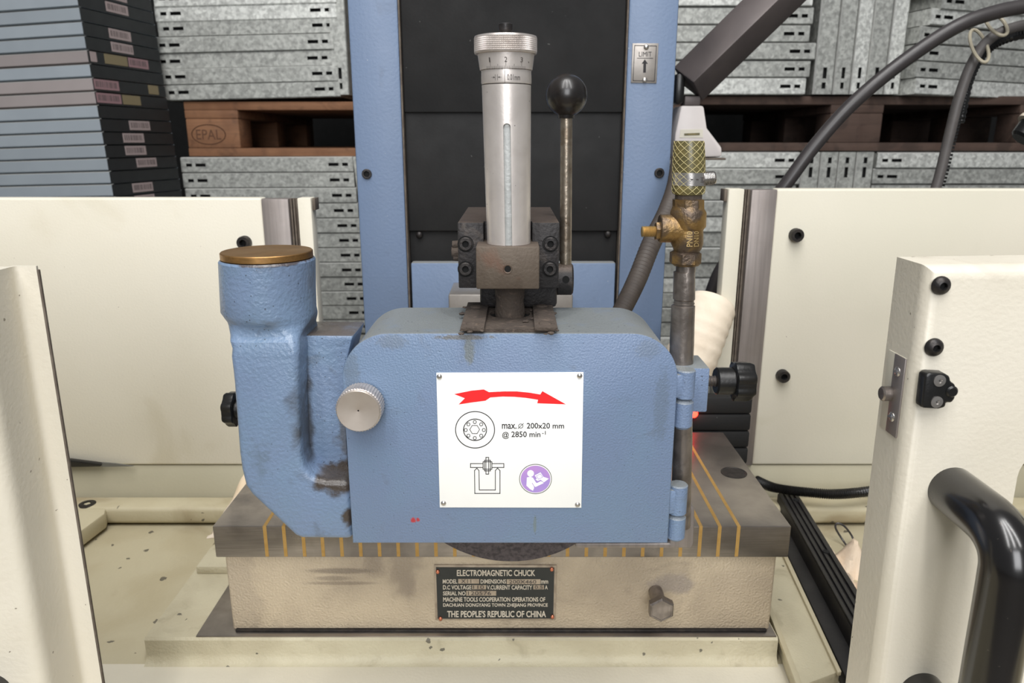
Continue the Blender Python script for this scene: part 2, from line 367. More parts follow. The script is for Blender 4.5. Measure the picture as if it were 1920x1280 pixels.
def socket_screw(name, c, axis, r, h, parent=None, m='dark_bolt', recess=0.55, dome=False):
    """cap screw: head with real recessed hexagon"""
    mb = MB(); axis = Vector(axis).normalized(); c = Vector(c)
    prof = [(r, 0), (r, h * 0.8), (r * 0.9, h), (r * recess, h)] if not dome else [(r, 0), (r * 0.97, h * 0.35), (r * 0.8, h * 0.75), (r * recess, h)]
    mb.lathe(prof, c, axis, 24, cap=False)
    u = axis.orthogonal().normalized()
    mb.lathe([(r * recess, h), (r * recess * 0.92, h), (r * recess * 0.9, h * 0.35)], c, axis, 24, cap=False)
    mb.lathe([(r * recess * 0.92, h * 0.97), (r * recess * 0.9, h * 0.3), (0.0001, h * 0.3)], c, axis, 6, m=1, cap=False)
    return mb.build(name, [m, 'black_hole'], parent)
def arc(cx, cz, r, a0, a1, n=10): return [(cx + r * math.cos(math.radians(a0 + (a1 - a0) * k / n)), cz + r * math.sin(math.radians(a0 + (a1 - a0) * k / n))) for k in range(n + 1)]

# ------------------------------------------------------------------ the setting
mb = MB(); mb.box(-6, 6, -5, 5, -0.05, 0); tag(mb.build('floor', 'concrete'), kind='structure')
mb = MB(); mb.box(-6, 6, 3.75, 3.85, 0, 3.4); tag(mb.build('wall_back', 'dark_wall'), kind='structure')

# ------------------------------------------------------------------ background: shelves on pallets
def shelf_mesh(name, w, d, h, slots, mats, lip=0.0034):
    """sheet metal tray: folded front lip with cut slots; origin at bottom middle of the front"""
    mb = MB(); t = bmesh.new()
    xs = sorted({-w / 2, w / 2} | {a for s_ in slots for a in (s_[0], s_[1])}); zl, zh = h * 0.38, h * 0.58
    zs = [.0022, zl, zh, h - lip]
    def isl(xa, xb, k): return k == 1 and any(s_[0] - 1e-6 <= xa and xb <= s_[1] + 1e-6 for s_ in slots)
    for i in range(len(xs) - 1):
        for k in range(3):
            xa, xb, za, zb = xs[i], xs[i + 1], zs[k], zs[k + 1]
            if isl(xa, xb, k):
                q = [(xa, za), (xb, za), (xb, zb), (xa, zb)]
                for j in range(4):
                    a, b = q[j], q[(j + 1) % 4]
                    f = t.faces.new([t.verts.new((a[0], 0, a[1])), t.verts.new((b[0], 0, b[1])), t.verts.new((b[0], .01, b[1])), t.verts.new((a[0], .01, a[1]))]); f.material_index = 2
                f = t.faces.new([t.verts.new((x_, .01, z_)) for x_, z_ in q]); f.material_index = 2
            else:
                t.faces.new([t.verts.new((x_, 0, z_)) for x_, z_ in ((xa, za), (xb, za), (xb, zb), (xa, zb))])
    def quad(p, mi=0):
        f = t.faces.new([t.verts.new(q) for q in p]); f.material_index = mi
    X0, X1, zt = -w / 2, w / 2, h - lip
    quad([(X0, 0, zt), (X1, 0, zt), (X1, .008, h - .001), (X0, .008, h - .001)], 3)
    quad([(X0, .008, h - .001), (X1, .008, h - .001), (X1, d, h - .001), (X0, d, h - .001)])
    quad([(X0, 0, .0022), (X0, .006, .0022), (X1, .006, .0022), (X1, 0, .0022)]); quad([(X0, .006, 0), (X1, .006, 0), (X1, .006, .0022), (X0, .006, .0022)])
    quad([(X0, 0, 0), (X0, d, 0), (X1, d, 0), (X1, 0, 0)])
    quad([(X0, d, 0), (X0, d, h - .001), (X1, d, h - .001), (X1, d, 0)])
    quad([(X1, 0, 0), (X1, d, 0), (X1, d, h - .003), (X1, 0, h - .003)], 1)
    quad([(X0, 0, 0), (X0, 0, h - .003), (X0, d, h - .003), (X0, d, 0)], 1)
    me = bpy.data.meshes.new(name); t.to_mesh(me); t.free()
    for m in mats + ['lip_highlight']: me.materials.append(MATS[m])
    return me
ORD = ['first', 'second', 'third', 'fourth', 'fifth', 'sixth', 'seventh', 'eighth', 'ninth', 'tenth', 'eleventh', 'twelfth', 'thirteenth', 'fourteenth',
       'fifteenth', 'sixteenth', 'seventeenth', 'eighteenth', 'nineteenth', 'twentieth', 'twenty-first', 'twenty-second', 'twenty-third', 'twenty-fourth']
def put_shelf(me, loc, rot, label, group, name='metal_shelf'):
    o = bpy.data.objects.new(name, me); C.objects.link(o); o.location = Vector(loc); o.rotation_euler = rot
    return tag(o, label, 'shelf', group)
def rest_stack(ztop, x0, x1, y0, y1, h, m, label, z0=0.144):
    mb = MB(); z = ztop
    while z - h > z0: mb.box(x0, x1, y0, y1, z - h, z - 0.002); z -= h
    mb.box(x0, x1, y0, y1, z0, z - .002)
    return tag(mb.build('shelf_pile', m, loc=((x0 + x1) / 2, y0, z0)), label, 'shelves', kind='stuff')

def pallet(x0, x1, y0, y1, z0, m, label, stamp=False, blocks=3, clip=None):
    t = thing('wooden_pallet', ((x0 + x1) / 2, y0, z0), label, 'pallet')
    H = 0.144; n3 = 3
    for i in range(3):
        yy = y0 + (y1 - y0 - .1) * i / 2
        mb = MB(); mb.box(x0, x1, yy, yy + .1, z0, z0 + .022, .002); mb.build('bottom_board', m, t)
        for k in range(n3):
            xx = x0 + (x1 - x0 - .145) * k / (n3 - 1)
            mb = MB(); mb.box(xx + random.uniform(0, .003), xx + .145, yy, yy + .1, z0 + .022, z0 + .1, .004)
            b = mb.build('block', m, t)
            if stamp and i == 0 and k == 0:
                cx, cz, yf = xx + .060, z0 + .058, yy - .0005
                mb = MB(); mp = lambda a, c: (a, yf, c)
                outline(mb, ringpts(cx, cz, .046, .026), .0022, mp)
                text_into(mb, 'EPAL', (cx - .034, cz + .013, cx + .034, cz - .013), mp, .0)
                s_ = mb.build('stamp', 'stamp', b)
    for k in range(n3):
        xx = x0 + (x1 - x0 - .145) * k / (n3 - 1)
        mb = MB(); mb.box(xx, xx + .145, y0, y1, z0 + .1, z0 + .122, .002); mb.build('cross_board', m, t)
    nb = 7
    for k in range(nb):
        xx = x0; yy = y0 + (y1 - y0 - .1) * k / (nb - 1)
        mb = MB(); mb.box(x0, x1, yy, yy + .1, z0 + .122, z0 + H, .002); mb.build('top_board', m, t)
    return t

SW = 0.475; SH = 0.0425; YM = 2.10
sl = lambda w: [(-w / 2 + .014, -w / 2 + .030), (-w / 2 + .040, -w / 2 + .068), (w / 2 - .068, w / 2 - .040), (w / 2 - .030, w / 2 - .014)]
gal = shelf_mesh('galvanised_shelf', SW, 0.9, SH, sl(SW), ['galvanised', 'galvanised', 'black_hole'])
gal_l = shelf_mesh('pale_galvanised_shelf', SW, 0.9, SH, sl(SW), ['galvanised_light', 'galvanised_light', 'black_hole'])
roll = math.radians(-1.3)
# upper middle-left stack: given by pixel of left/bottom edges
ups = [(309, 189), (303, 160), (292, 131), (292, 101), (298, 70), (293, 42), (291, 14), (287, -16), (292, -46), (286, -76)]
z = zat(188, YM) - .003
for i, (lx, ly) in enumerate(ups):
    pl = P(lx, ly, YM); cx = pl.x + SW / 2
    zz = pl.z
    put_shelf(gal_l if i in (5, 6) else gal, (cx, YM + random.uniform(-.004, .004), zz - math.sin(roll) * SW / 2), (0, roll, 0),
              'galvanised slotted shelf left of the blue column, %s above the stamped pallet' % ORD[i] if i else 'galvanised slotted shelf resting directly on the stamped pallet',
              'galvanised shelves stacked on the stamped pallet')
# pallet under it
zp1 = zat(190, YM) ; zp0 = zp1 - .144
pallet(xat(346, 240, YM), xat(346, 240, YM) + 1.15, YM + .01, YM + .80, zp0, 'pallet_wood',
       'light brown wooden pallet with oval stamp on its corner block, left of the column', stamp=True)
# vertical shelf next to it
vsh = shelf_mesh('upright_shelf', .60, 0.9, .045, sl(.60), ['galvanised', 'galvanised', 'black_hole'])
p = P(655, 178, YM)
put_shelf(vsh, (p.x + .0, YM, p.z + .30 + .001), (0, -PI / 2, 0), 'galvanised shelf standing on end between stack and blue column, above the stamped pallet', 'shelves standing on end')
# lower stack under the pallet
lows = [(338, 640, 291), (342, 645, 320), (345, 648, 347), (347, 650, 374)]
zt = zp0 - .001
nlow = 12
for i in range(nlow):
    zz = zt - (i + 1) * SH * 0.985
    off = P(338 + 1.4 * i, 300, YM).x + SW / 2 + i * .0012
    put_shelf(gal, (off + random.uniform(-.003, .003), YM + random.uniform(-.003, .003), zz), (0, math.radians(-.3), 0),
              'galvanised slotted shelf under the stamped pallet, %s from the top of its stack' % ORD[i], 'galvanised shelves stacked under the stamped pallet')
rest_stack(zt - nlow * SH * .985 - .002, P(345, 300, YM).x, P(345, 300, YM).x + SW, YM, YM + .9, SH, 'galvanised', 'hidden lower part of the galvanised shelf stack under the stamped pallet')
# leaning upright shelf to the right of it
lean = shelf_mesh('leaning_shelf', 1.15, 0.5, .036, sl(1.15), ['galvanised', 'galvanised', 'black_hole'])
p = P(652, 292, YM)
a = math.radians(-90 - 5.0)
o = put_shelf(lean, (p.x + .012 + .05, YM, p.z - .575), (0, a + PI, 0), 'long galvanised shelf leaning upright between lower stack and the blue column', 'shelves standing on end')
mb = MB(); mb.box(-.95, .1, 3.05, 3.1, 0, 1.55)
# left stack with dark ends and stickers
W2, D2, H2 = 1.0, 0.27, 0.0300
def silver(mname, front):
    return shelf_mesh(mname, W2, D2, H2, [], [front, 'shelf_dark', 'black_hole'], lip=.0036)
silv = silver('silver_shelf', 'shelf_silver'); pinky = silver('pinkish_shelf', 'shelf_pink')
yaw = math.radians(-10); r2 = math.radians(-1.7)
corner = P(213, 368, 1.80)
ax = Matrix.Rotation(yaw, 3, 'Z') @ Matrix.Rotation(r2, 3, 'Y')
stick = {0: .28, 1: .28, 3: .40, 4: .27, 5: .27, 6: .39, 12: .33, 13: .33, 15: .35, 16: .36, 18: .3}
NL = 21
for i in range(NL):
    k = i - 1
    c3 = corner + Vector((-0.0006 * i, 0, 0)) + ax @ Vector((-W2 / 2, 0, k * H2))
    pink = i in (8, 9, 11)
    t = bpy.data.objects.new('metal_shelf', pinky if pink else silv); C.objects.link(t); t.location = c3
    t.rotation_euler = (0, r2, yaw); t.rotation_mode = 'XYZ'
    tag(t, '%s shelf with dark end, far left stack, %s up from the cream panel' % ('pinkish' if pink else 'silver grey', ORD[i]), 'shelf', 'shelves with dark ends in the far left stack')
    def sticker(y0, y1, m, bars=True):
        mb = MB(); xo = W2 / 2 + .0008
        mb.box(xo - .0008, xo, y0, y1, .004, H2 - .004)
        if bars:
            y = y0 + .005
            while y < y1 - .007:
                wd = random.choice((.0014, .0024, .003)); mb.box(xo, xo + .0002, y, y + wd, .009, H2 - .008, m=1); y += wd + random.choice((.003, .002, .004))
        s_ = mb.build('barcode_sticker', [m, 'sticker_ink']); s_.parent = t
    if pink:
        if i == 11: sticker(.008, .028, 'sticker', False); sticker(.055, .135, 'sticker_olive', False); sticker(.14, .215, 'sticker_pink')
        else: sticker(.004, .088, 'sticker_pink'); sticker(.094 if i == 8 else .2, .16 if i == 8 else .24, 'sticker_olive', False)
    elif i in stick: y0 = stick[i] * .262; sticker(y0, y0 + .078, 'sticker')
mb = MB(); zb = 0.144; n = 0
q = -2
while corner.z + q * H2 > .185:
    t_ = bmesh.new(); bmesh.ops.create_cube(t_, size=1)
    for v in t_.verts: v.co = corner + ax @ Vector((-W2 / 2 + v.co.x * W2, D2 / 2 + v.co.y * D2, q * H2 + H2 / 2 + v.co.z * (H2 - .002)))
    mb.merge(t_); q -= 1
cc = corner + ax @ Vector((-W2 / 2, 0, 0))
tag(mb.build('shelf_pile', 'shelf_silver', loc=(cc.x, cc.y, .144)), 'hidden lower part of the far left silver shelf stack', 'shelves', kind='stuff')
pallet(cc.x - .5, cc.x + .40, cc.y + .08, cc.y + .5 - .26, 0.0, 'pallet_dark', 'wooden pallet on the floor under the far left silver stack')
pallet(P(345, 300, YM).x - .05, P(345, 300, YM).x + .75, YM + .01, YM + .95, 0.0, 'pallet_dark', 'wooden pallet on the floor under the middle shelf stack')

# right background
YR = 2.10; zr1 = zat(178, YR); 
sw3 = .60
rs = shelf_mesh('galvanised_shelf_wide', sw3, .9, .0435, sl(sw3), ['galvanised', 'galvanised', 'black_hole'])
rsl = shelf_mesh('pale_shelf_wide', sw3, .9, .0435, sl(sw3), ['galvanised_light', 'galvanised_light', 'black_hole'])
ends = [1508, 1517, 1526, 1516, 1523, 1521, 1526, 1515, 1522]
for i, ex in enumerate(ends):
    zz = zr1 + .001 + i * .0440; p = P(ex, 178 - 30 * i, YR)
    put_shelf(rsl if i in (0, 5) else rs, (p.x - sw3 / 2, YR + random.uniform(-.004, .004), zz), (0, 0, 0),
              'galvanised slotted shelf behind the grey steel bar, %s above the dark pallet' % ORD[i] if i else 'galvanised slotted shelf lowest in the stack behind the grey steel bar', 'galvanised shelves behind the grey steel bar')
us = shelf_mesh('upright_shelf_right', .70, .9, .052, sl(.70), ['galvanised', 'galvanised', 'black_hole'])
usl = shelf_mesh('pale_upright_shelf', .70, .9, .052, sl(.70), ['galvanised_light', 'galvanised_light', 'black_hole'])
names5 = ['leftmost', 'second from left', 'middle', 'fourth from left', 'rightmost']
UX = [1524, 1561, 1593, 1622, 1657, 1686]
for i, ux in enumerate(UX[:5]):
    p = P(ux, 174, YR); wd = P(UX[i + 1], 174, YR).x - p.x - .0015
    o = put_shelf(usl if i in (2, 4) else us, (p.x + wd, YR, zr1 + .352), (0, -PI / 2, 0),
              'tall galvanised shelf standing on end above the dark pallet, %s of five' % names5[i], 'five shelves standing on end above the dark pallet')
    o.scale.z = wd / .052
y3 = math.radians(13); r3 = math.radians(1.6)
sw4 = .8
r4 = shelf_mesh('skewed_shelf', sw4, .3, .0425, sl(sw4), ['galvanised', 'galvanised', 'black_hole'])
r4l = shelf_mesh('skewed_pale_shelf', sw4, .3, .0425, sl(sw4), ['galvanised_light', 'galvanised_light', 'black_hole'])
ax3 = Matrix.Rotation(y3, 3, 'Z') @ Matrix.Rotation(r3, 3, 'Y')
for i, (lx, ly) in enumerate([(1714, 176), (1715, 145), (1716, 113), (1722, 80), (1743, 46), (1764, 17), (1758, -14), (1764, -44)]):
    p = P(lx, ly, 2.06)
    c = p + ax3 @ Vector((sw4 / 2, 0, 0))
    put_shelf(r4l if i in (0, 4) else r4, c, (0, r3, y3), 'galvanised slotted shelf in the skewed stack at top right, %s above the pallet' % ORD[i] if i else 'pale galvanised shelf lowest in the skewed stack at top right', 'galvanised shelves in the skewed top right stack')
xr0 = xat(1540, 230, YR)
pallet(xr0 + .0725 - .56, xr0 + .0725 + .62, YR + .02, YR + .82, zr1 - .146, 'pallet_dark', 'dark brown wooden pallet right of the blue column, behind the dark cable')
zr0 = zr1 - .148
nl3 = 13
for i in range(nl3):
    ex = [1500, 1502, 1498][i % 3]; p = P(ex, 300, YR); zz = zr0 - (i + 1) * .0438
    put_shelf(rs if i % 4 else rsl, (p.x - sw3 / 2, YR + random.uniform(-.006, .006), zz), (0, 0, 0),
              'galvanised shelf seen behind the brass valve, %s down from the dark pallet' % ORD[i], 'galvanised shelves behind the brass valve')
p = P(1500, 300, YR)
rest_stack(zr0 - nl3 * .0438 - .001, p.x - sw3, p.x, YR, YR + .9, .0438, 'galvanised', 'hidden lower part of the shelf stack behind the brass valve')
US2 = zr0 - .148
us2 = shelf_mesh('upright_shelf_low', US2, .9, .049, sl(US2), ['galvanised', 'galvanised', 'black_hole'])
for i, ux in enumerate([1505, 1539, 1572, 1606]):
    p = P(ux, 290, YR)
    put_shelf(us2, (p.x + .05, YR, .147 + US2 / 2), (0, -PI / 2, 0), 'galvanised shelf standing on end under the dark pallet, %s of four' % ['leftmost', 'second from left', 'third from left', 'rightmost'][i], 'four shelves standing on end under the dark pallet')
for i in range(3):
    p = P(1646, 290, YR)
    put_shelf(r4l if i == 0 else r4, (p.x + sw4 / 2 + (.0, -.006, -.004)[i], YR + .003 * i, zr0 - (i + 1) * .0435), (0, 0, 0),
              'galvanised shelf under the right edge pallet, %s of its stack' % ['topmost', 'second', 'third'][i], 'galvanised shelves under the right edge pallet')
rest_stack(zr0 - 3 * .0435 - .001, P(1646, 290, YR).x, P(1646, 290, YR).x + sw4, YR, YR + .3, .0435, 'galvanised', 'hidden lower part of the right edge shelf stack')
pallet(xr0 + .0725 - .56, xr0 + .0725 + .70, YR + .02, YR + .82, 0.0, 'pallet_dark', 'wooden pallet on the floor under the right shelf stacks')
# offcuts on the pallet edge
mb = MB(); p = P(1556, 173, YR - .02); mb.box(p.x - .02, p.x + .02, YR + .0, YR + .006, zr1 - .002, zr1 + .012, .002)

# ------------------------------------------------------------------ machine base with tray
ZT = 0.876; ZTAB = 0.899
base = thing('surface_grinder', (0, 0.60, 0), 'cream painted grinder base with a wide drip tray around the chuck table', 'machine')
mb = MB(); mb.box(-.80, .80, .20, .85, .0, .80, .01); mb.build('cabinet', 'cream', base)
mb = MB(); mb.box(-.95, .95, .12, .80, ZT - .03, ZT, .003); mb.box(-.6, .6, .2, .845, .80, ZT - .03); mb.build('tray', 'cream_tray', base)
Yb = .790
zf0, zf1 = zat(938, .775), zat(873, Yb)
# flange under the panels
mb = MB()
mb.extr([(-.95, .780, ZT), (-.95, .792, zf1), (-.95, .812, zf1), (-.95, .812, ZT)], (1.9, 0, 0), .001); mb.build('back_flange', 'flange_shaded', base)
# bead
zb1 = zat(940, .768); mb = MB()
mb.extr([(-.95, .752, zb1), (-.95, .752, zb1 - .020), (-.95, .782, zb1 - .020), (-.95, .782, zb1)], (1.9, 0, 0), .005, seg=3); mb.build('tray_bead', 'cream_tray', base)
# corner gusset left
mb = MB(); zg = zb1 - .001
g = [PZ(x, y, zg) for x, y in ((60, 945), (200, 944), (196, 962), (60, 1062))]
mb.extr([tuple(v) for v in g], (0, 0, -.018), .002)
gus = mb.build('corner_gusset', 'cream_tray', base)
c = PZ(164, 946, zg); socket_screw('gusset_screw', (c.x, c.y, zg), (0, 0, 1), .009, .002, gus, recess=.5)
# lower front lip
mb = MB(); yl = yz(1251, ZT - .003)
mb.box(-.42, .262, .38, yl, ZT, ZT + .0006, .0003); mb.build('tray_front_sheet', 'cream', base)

# ------------------------------------------------------------------ table
tab = thing('machine_table', (0, .60, ZT), 'cream cast grinder table under the magnetic chuck', 'table')
YT = .527
xl = PZ(275, 1190, ZTAB).x; xr = PZ(1456, 1190, ZTAB).x
mb = MB(); Yst = yz(1076, ZTAB)
zbt = ZT + .0002
prof = [(YT, ZTAB), (YT, ZTAB - .012)] + [(YT - .010 + .010 * math.cos(a), ZTAB - .012 - (ZTAB - .012 - zbt) * math.sin(a)) for a in [PI / 2 * k / 6 for k in range(1, 7)]]
prof = [(YT + .03, ZTAB), (YT + .002, ZTAB), (YT, ZTAB - .002), (YT, ZTAB - .014)] + [(YT - .009 * (1 - math.cos(PI / 2 * k / 5)), ZTAB - .014 - (ZTAB - .014 - zbt) * math.sin(PI / 2 * k / 5)) for k in range(1, 6)] + [(YT + .03, zbt)]
mb.extr([(xl, y, z_) for y, z_ in prof], (xr - xl, 0, 0))
mb.box(xl, xr, YT + .029, .74, zbt, ZTAB, .001)
mb.build('casting', 'cream_table', tab)
mb = MB(); x2 = P(367, 1062, Yst).x
mb.box(x2, x2 + .1, Yst, .735, ZTAB, zat(1062, Yst), .0012); mb.build('raised_pad', 'cream_table', tab)
mb = MB(); xm = PZ(371, 1186, ZTAB + .001).x
mb.box(xm, xr - .001, YT + .0015, .735, ZTAB, ZTAB + .0012, .0004); mb.build('machined_face', 'ground_steel', tab)['label'] = 'dark machined steel face'

# right cover strip and black rail
def slab(pts, ztop, zbot): 
    q = [PZ(x, y, ztop) for x, y in pts]; return [tuple(v) for v in q], (0, 0, zbot - ztop)
st = thing('way_cover', PZ(1500, 1150, ZT), 'worn cream sheet metal way cover right of the chuck base', 'cover')
mb = MB(); a_, b_ = slab([(1372, 955), (1433, 955), (1575, 1258), (1500, 1286)], .895, ZT + .001); mb.extr(a_, b_, .0012); mb.build('cover_strip', 'cream_table', st)
mb = MB(); a_, b_ = slab([(1428, 955), (1436, 955), (1578, 1258), (1571, 1260)], .898, .894); mb.extr(a_, b_, .0005); mb.build('upper_lip', 'cream_tray', st)
mb = MB(); a_, b_ = slab([(1386, 1000), (1393, 1000), (1504, 1280), (1494, 1284)], .898, .894); mb.extr(a_, b_, .0005); mb.build('lower_lip', 'cream_tray', st)
rl = thing('black_rail', PZ(1540, 1080, ZT), 'long black ribbed rail running front to back right of the chuck', 'rail')
mb = MB(); a_, b_ = slab([(1436, 935), (1470, 930), (1640, 1250), (1640, 1390), (1470 + 172, 1389)], .893, ZT + .0008)
a_, b_ = slab([(1432, 945), (1480, 940), (1606, 1190), (1640, 1330), (1605, 1310)], .890, ZT + .0008); mb.extr(a_, b_, .001); mb.build('flat_web', 'black_rail', rl)
def lerp2(a, b, t): return (a[0] + (b[0] - a[0]) * t, a[1] + (b[1] - a[1]) * t)
A0, A1, B0, B1 = (1458, 925), (1488, 912), (1640, 1256), (1648, 1170)
mb = MB()
a_, b_ = slab([A0, A1, B1, B0], .908, ZT + .001); mb.extr(a_, b_, .001)
mb.build('ribbed_top', 'black_rail', rl)
for k in range(4):
    t0, t1 = .08 + k * .24, .08 + k * .24 + .13
    mb = MB(); a_, b_ = slab([lerp2(A0, A1, t0), lerp2(A0, A1, t1), lerp2(B0, B1, t1), lerp2(B0, B1, t0)], .9105, .908); mb.extr(a_, b_, .0005); mb.build('rib', 'black_rail', rl)
for px, py in ((1493, 937), (1549, 1034)):
    c = PZ(px, py, .9106); mb = MB(); mb.cyl((c.x, c.y, .9085), (c.x, c.y, .9112), .0032, seg=16); mb.build('rail_screw', 'black_hole', rl)
# ribbed conduit on the tray
pts = [PZ(x, y, z_) for x, y, z_ in ((1418, 900, .918), (1445, 912, .918), (1475, 918, .918), (1510, 922, .918), (1560, 926, .918), (1610, 923, .918), (1680, 914, .918), (1800, 905, .918))]
mb = MB(); sp = spline(pts, 26)
mb.tube(sp, [.0058 if i % 2 else .0048 for i in range(len(sp))], 12)
tag(mb.build('ribbed_conduit', 'black_plastic', loc=pts[0]), 'thin black ribbed conduit lying along the back edge of the tray', 'conduit')
# hook wire
pts = [PZ(x, y, z_) for x, y, z_ in ((1596, 1034, .878), (1580, 1012, .882), (1567, 990, .893), (1570, 981, .898), (1583, 986, .896), (1597, 1004, .886), (1601, 1018, .880))]
mb = MB(); mb.tube(pts, .0011, 8, sub=6); tag(mb.build('bent_wire', 'cable_dark', loc=pts[0]), 'short dark bent wire hook standing on the tray beside the rag', 'wire')
# rags
def sheet(name, corners, m, label, amp, th=.0012, n=14, seed=0):
    c = [Vector(q) for q in corners]; mb = MB(); t = bmesh.new(); g = []
    nn = (c[1] - c[0]).cross(c[3] - c[0]).normalized()
    for i in range(n + 1):
        row = []
        for j in range(n + 1):
            u, v = i / n, j / n
            p = (c[0] * (1 - u) + c[1] * u) * (1 - v) + (c[3] * (1 - u) + c[2] * u) * v
            row.append(t.verts.new(p + nn * amp * mnoise.noise(Vector((u * 3.3 + seed, v * 3.3, seed)))))
        g.append(row)
    for i in range(n):
        for j in range(n): t.faces.new((g[i][j], g[i + 1][j], g[i + 1][j + 1], g[i][j + 1]))
    mb.merge(t); o = mb.build(name, m, loc=c[0]); md = o.modifiers.new('thick', 'SOLIDIFY'); md.thickness = th; md.offset = 0
    return tag(o, label, 'cloth')
sheet('rag', [P(462, 884, .752), P(398, 1000, .690), P(388, 1010, .655), P(520, 990, .700)], 'cloth_paper', 'beige stained wiping paper leaning behind the left end of the chuck', .006)
sheet('rag', [PZ(1556, 1022, .892), PZ(1640, 1042, .884), PZ(1640, 1150, .884), PZ(1590, 1110, .885)], 'cloth', 'crumpled beige rag lying on the tray beside the black rail', .022, seed=4)
mb = MB(); p = PZ(1462, 932, .884); mb.sphere((p.x, p.y, p.z), .009, scale=(1.3, 1, .45), seg=16)
tag(mb.build('paper_scrap', 'cloth', loc=p), 'small pale scrap behind the right end of the chuck', 'scrap')
# knife-like scraper on the flange at left
t = thing('scraper', P(190, 870, .786), 'black handled scraper blade lying on the ledge at far left', 'tool')
mb = MB(); p0 = P(100, 868, .784); p1 = P(190, 872, .784)
mb.extr([tuple(P(x, y, .782)) for x, y in ((60, 860), (128, 862), (190, 870), (188, 875), (128, 876), (60, 876))], (0, .006, 0), .001); mb.build('handle', 'black_plastic', t)
mb = MB(); mb.extr([tuple(P(x, y, .784)) for x, y in ((190, 867), (215, 869), (250, 874), (190, 875))], (0, .002, 0)); mb.build('blade', 'blade_steel', t)

# ------------------------------------------------------------------ back splash panels
def back_panel(side):
    if side < 0:
        xe = P(583, 372, Yb).x; zt_ = zat(371, Yb); x_out = -.95
        lab = 'cream sheet steel splash panel behind the chuck on the left with one black screw'; m = 'cream'
        E = [583, 557, 541, 490]; ye = 372; y2 = 870
    else:
        xe = P(1366, 358, Yb).x; zt_ = zat(354, Yb); x_out = .95
        lab = 'cream sheet steel splash panel behind the chuck on the right with two black screws'; m = 'cream_green'
        E = [1366, 1396, 1409, 1457]; ye = 358
    X = [P(e, ye, Yb).x for e in E]
    t = thing('splash_panel', ((X[0] + x_out) / 2, Yb, zf1), lab, 'panel')
    lo, hi = sorted((X[3] , x_out)); mb = MB(); mb.box(lo, hi, Yb, Yb + .018, zf1 + .001, zt_, .0025, seg=3); mb.build('sheet', m, t)
    lo, hi = sorted((X[1], X[0])); mb = MB(); mb.box(lo, hi, Yb - .001, Yb + .018, zf1 + .001, zt_, .0015); mb.build('edge_strip', m, t)
    lo, hi = sorted((X[2], X[3])); mb = MB(); mb.box(lo, hi, Yb - .002, Yb + .016, zf1 + .001, zt_ - .0008, .0012); mb.build('steel_track', 'strip_steel', t)['label'] = 'grey steel track strip'
    lo, hi = sorted((X[1], X[2])); w_ = (hi - lo) / 3; mb = MB()
    mb.box(lo, hi, Yb + .004, Yb + .014, zf1 + .001, zt_ - .001)
    for k in range(2): mb.box(lo + w_ * (k + .5), lo + w_ * (k + 1), Yb + .0, Yb + .006, zf1 + .001, zt_ - .001)
    mb.build('track_groove', 'rust_edge', t)
    s_ = 1 if side < 0 else -1
    mb = MB(); lo, hi = sorted((X[0] + s_ * .0005, X[0] + s_ * .0035)); mb.box(lo, hi, Yb + .002, Yb + .018, zt_ - .013, zt_ - .0005, .0005); mb.build('bent_tab', 'rust_edge', t)
    return t
tl = back_panel(-1); tr = back_panel(1)
def pscrew(px, py, par):
    c = P(px, py, Yb); socket_screw('screw', (c.x, Yb - .0002, c.z), (0, -1, 0), .0072, .008, par, recess=.55)
pscrew(460, 454, tl); pscrew(1491, 440, tr); pscrew(1466, 703, tr)

# black rubber curtain behind chuck
mb = MB(); t = thing('bellows', (.12, .752, ZT), 'black rubber bellows curtain behind the right end of the chuck', 'cover')
x0, x1 = P(1150, 800, .755).x, P(1402, 800, .755).x
for k in range(8):
    z0_ = ZT + .001 + k * .0195; mb = MB(); mb.box(x0, x1, .745, .762, z0_, z0_ + .019, .003); mb.build('fold', 'black_rubber', t)
mb = MB(); p = P(1301, 776, .741); mb.lathe([(.0045, 0), (.0045, .003), (.002, .0045)], (p.x, .7445, p.z), (0, -1, 0), 20)
tag(mb.build('signal_lamp', 'red_lamp', loc=p), 'small glowing red lamp behind the hinge of the blue guard', 'lamp')

# ------------------------------------------------------------------ column
YC = .86; ctop = 1.78
col = thing('machine_column', (0, YC, 0), 'light blue grinder column with a black bellows between two blue rails', 'column')
mb = MB(); mb.box(-.1765, -.1225, YC, YC + .25, .80, ctop, .003); mb.build('side_rail', 'blue_paint', col)
mb = MB(); mb.box(-.30, .30, YC, YC + .45, 0, .80, .004); mb.build('pedestal', 'cream', col)
mb = MB(); mb.box(.1255, .179, YC, YC + .25, .80, ctop, .003); mb.build('side_rail', 'blue_paint', col)
for sgn, xx in ((-1, -.1225), (1, .1255)):
    mb = MB(); lo, hi = (xx, xx + .0016) if sgn < 0 else (xx - .0016, xx)
    mb.box(lo, hi, YC + .001, YC + .02, .85, ctop); mb.build('edge_trim', 'rust_edge', col)
zs_ = [ctop, zat(206, YC + .01), zat(378, YC + .012), zat(428, YC + .012), zat(492, YC + .012)]
for i in range(4):
    yy = YC + .006 + .003 * i
    if i == 2: continue
    za = zs_[i]; zbm = zs_[i + 1] if i != 1 else zs_[3]
    mb = MB(); mb.box(-.1205, .1235, yy, yy + .006, zbm - (.003 if i < 3 else 0), za - .001, .0018); mb.build('bellows_panel', 'black_rubber', col)
mb = MB(); mb.box(-.1205, .1235, YC + .02, YC + .03, .80, ctop); mb.build('bellows_backing', 'black_rubber', col)
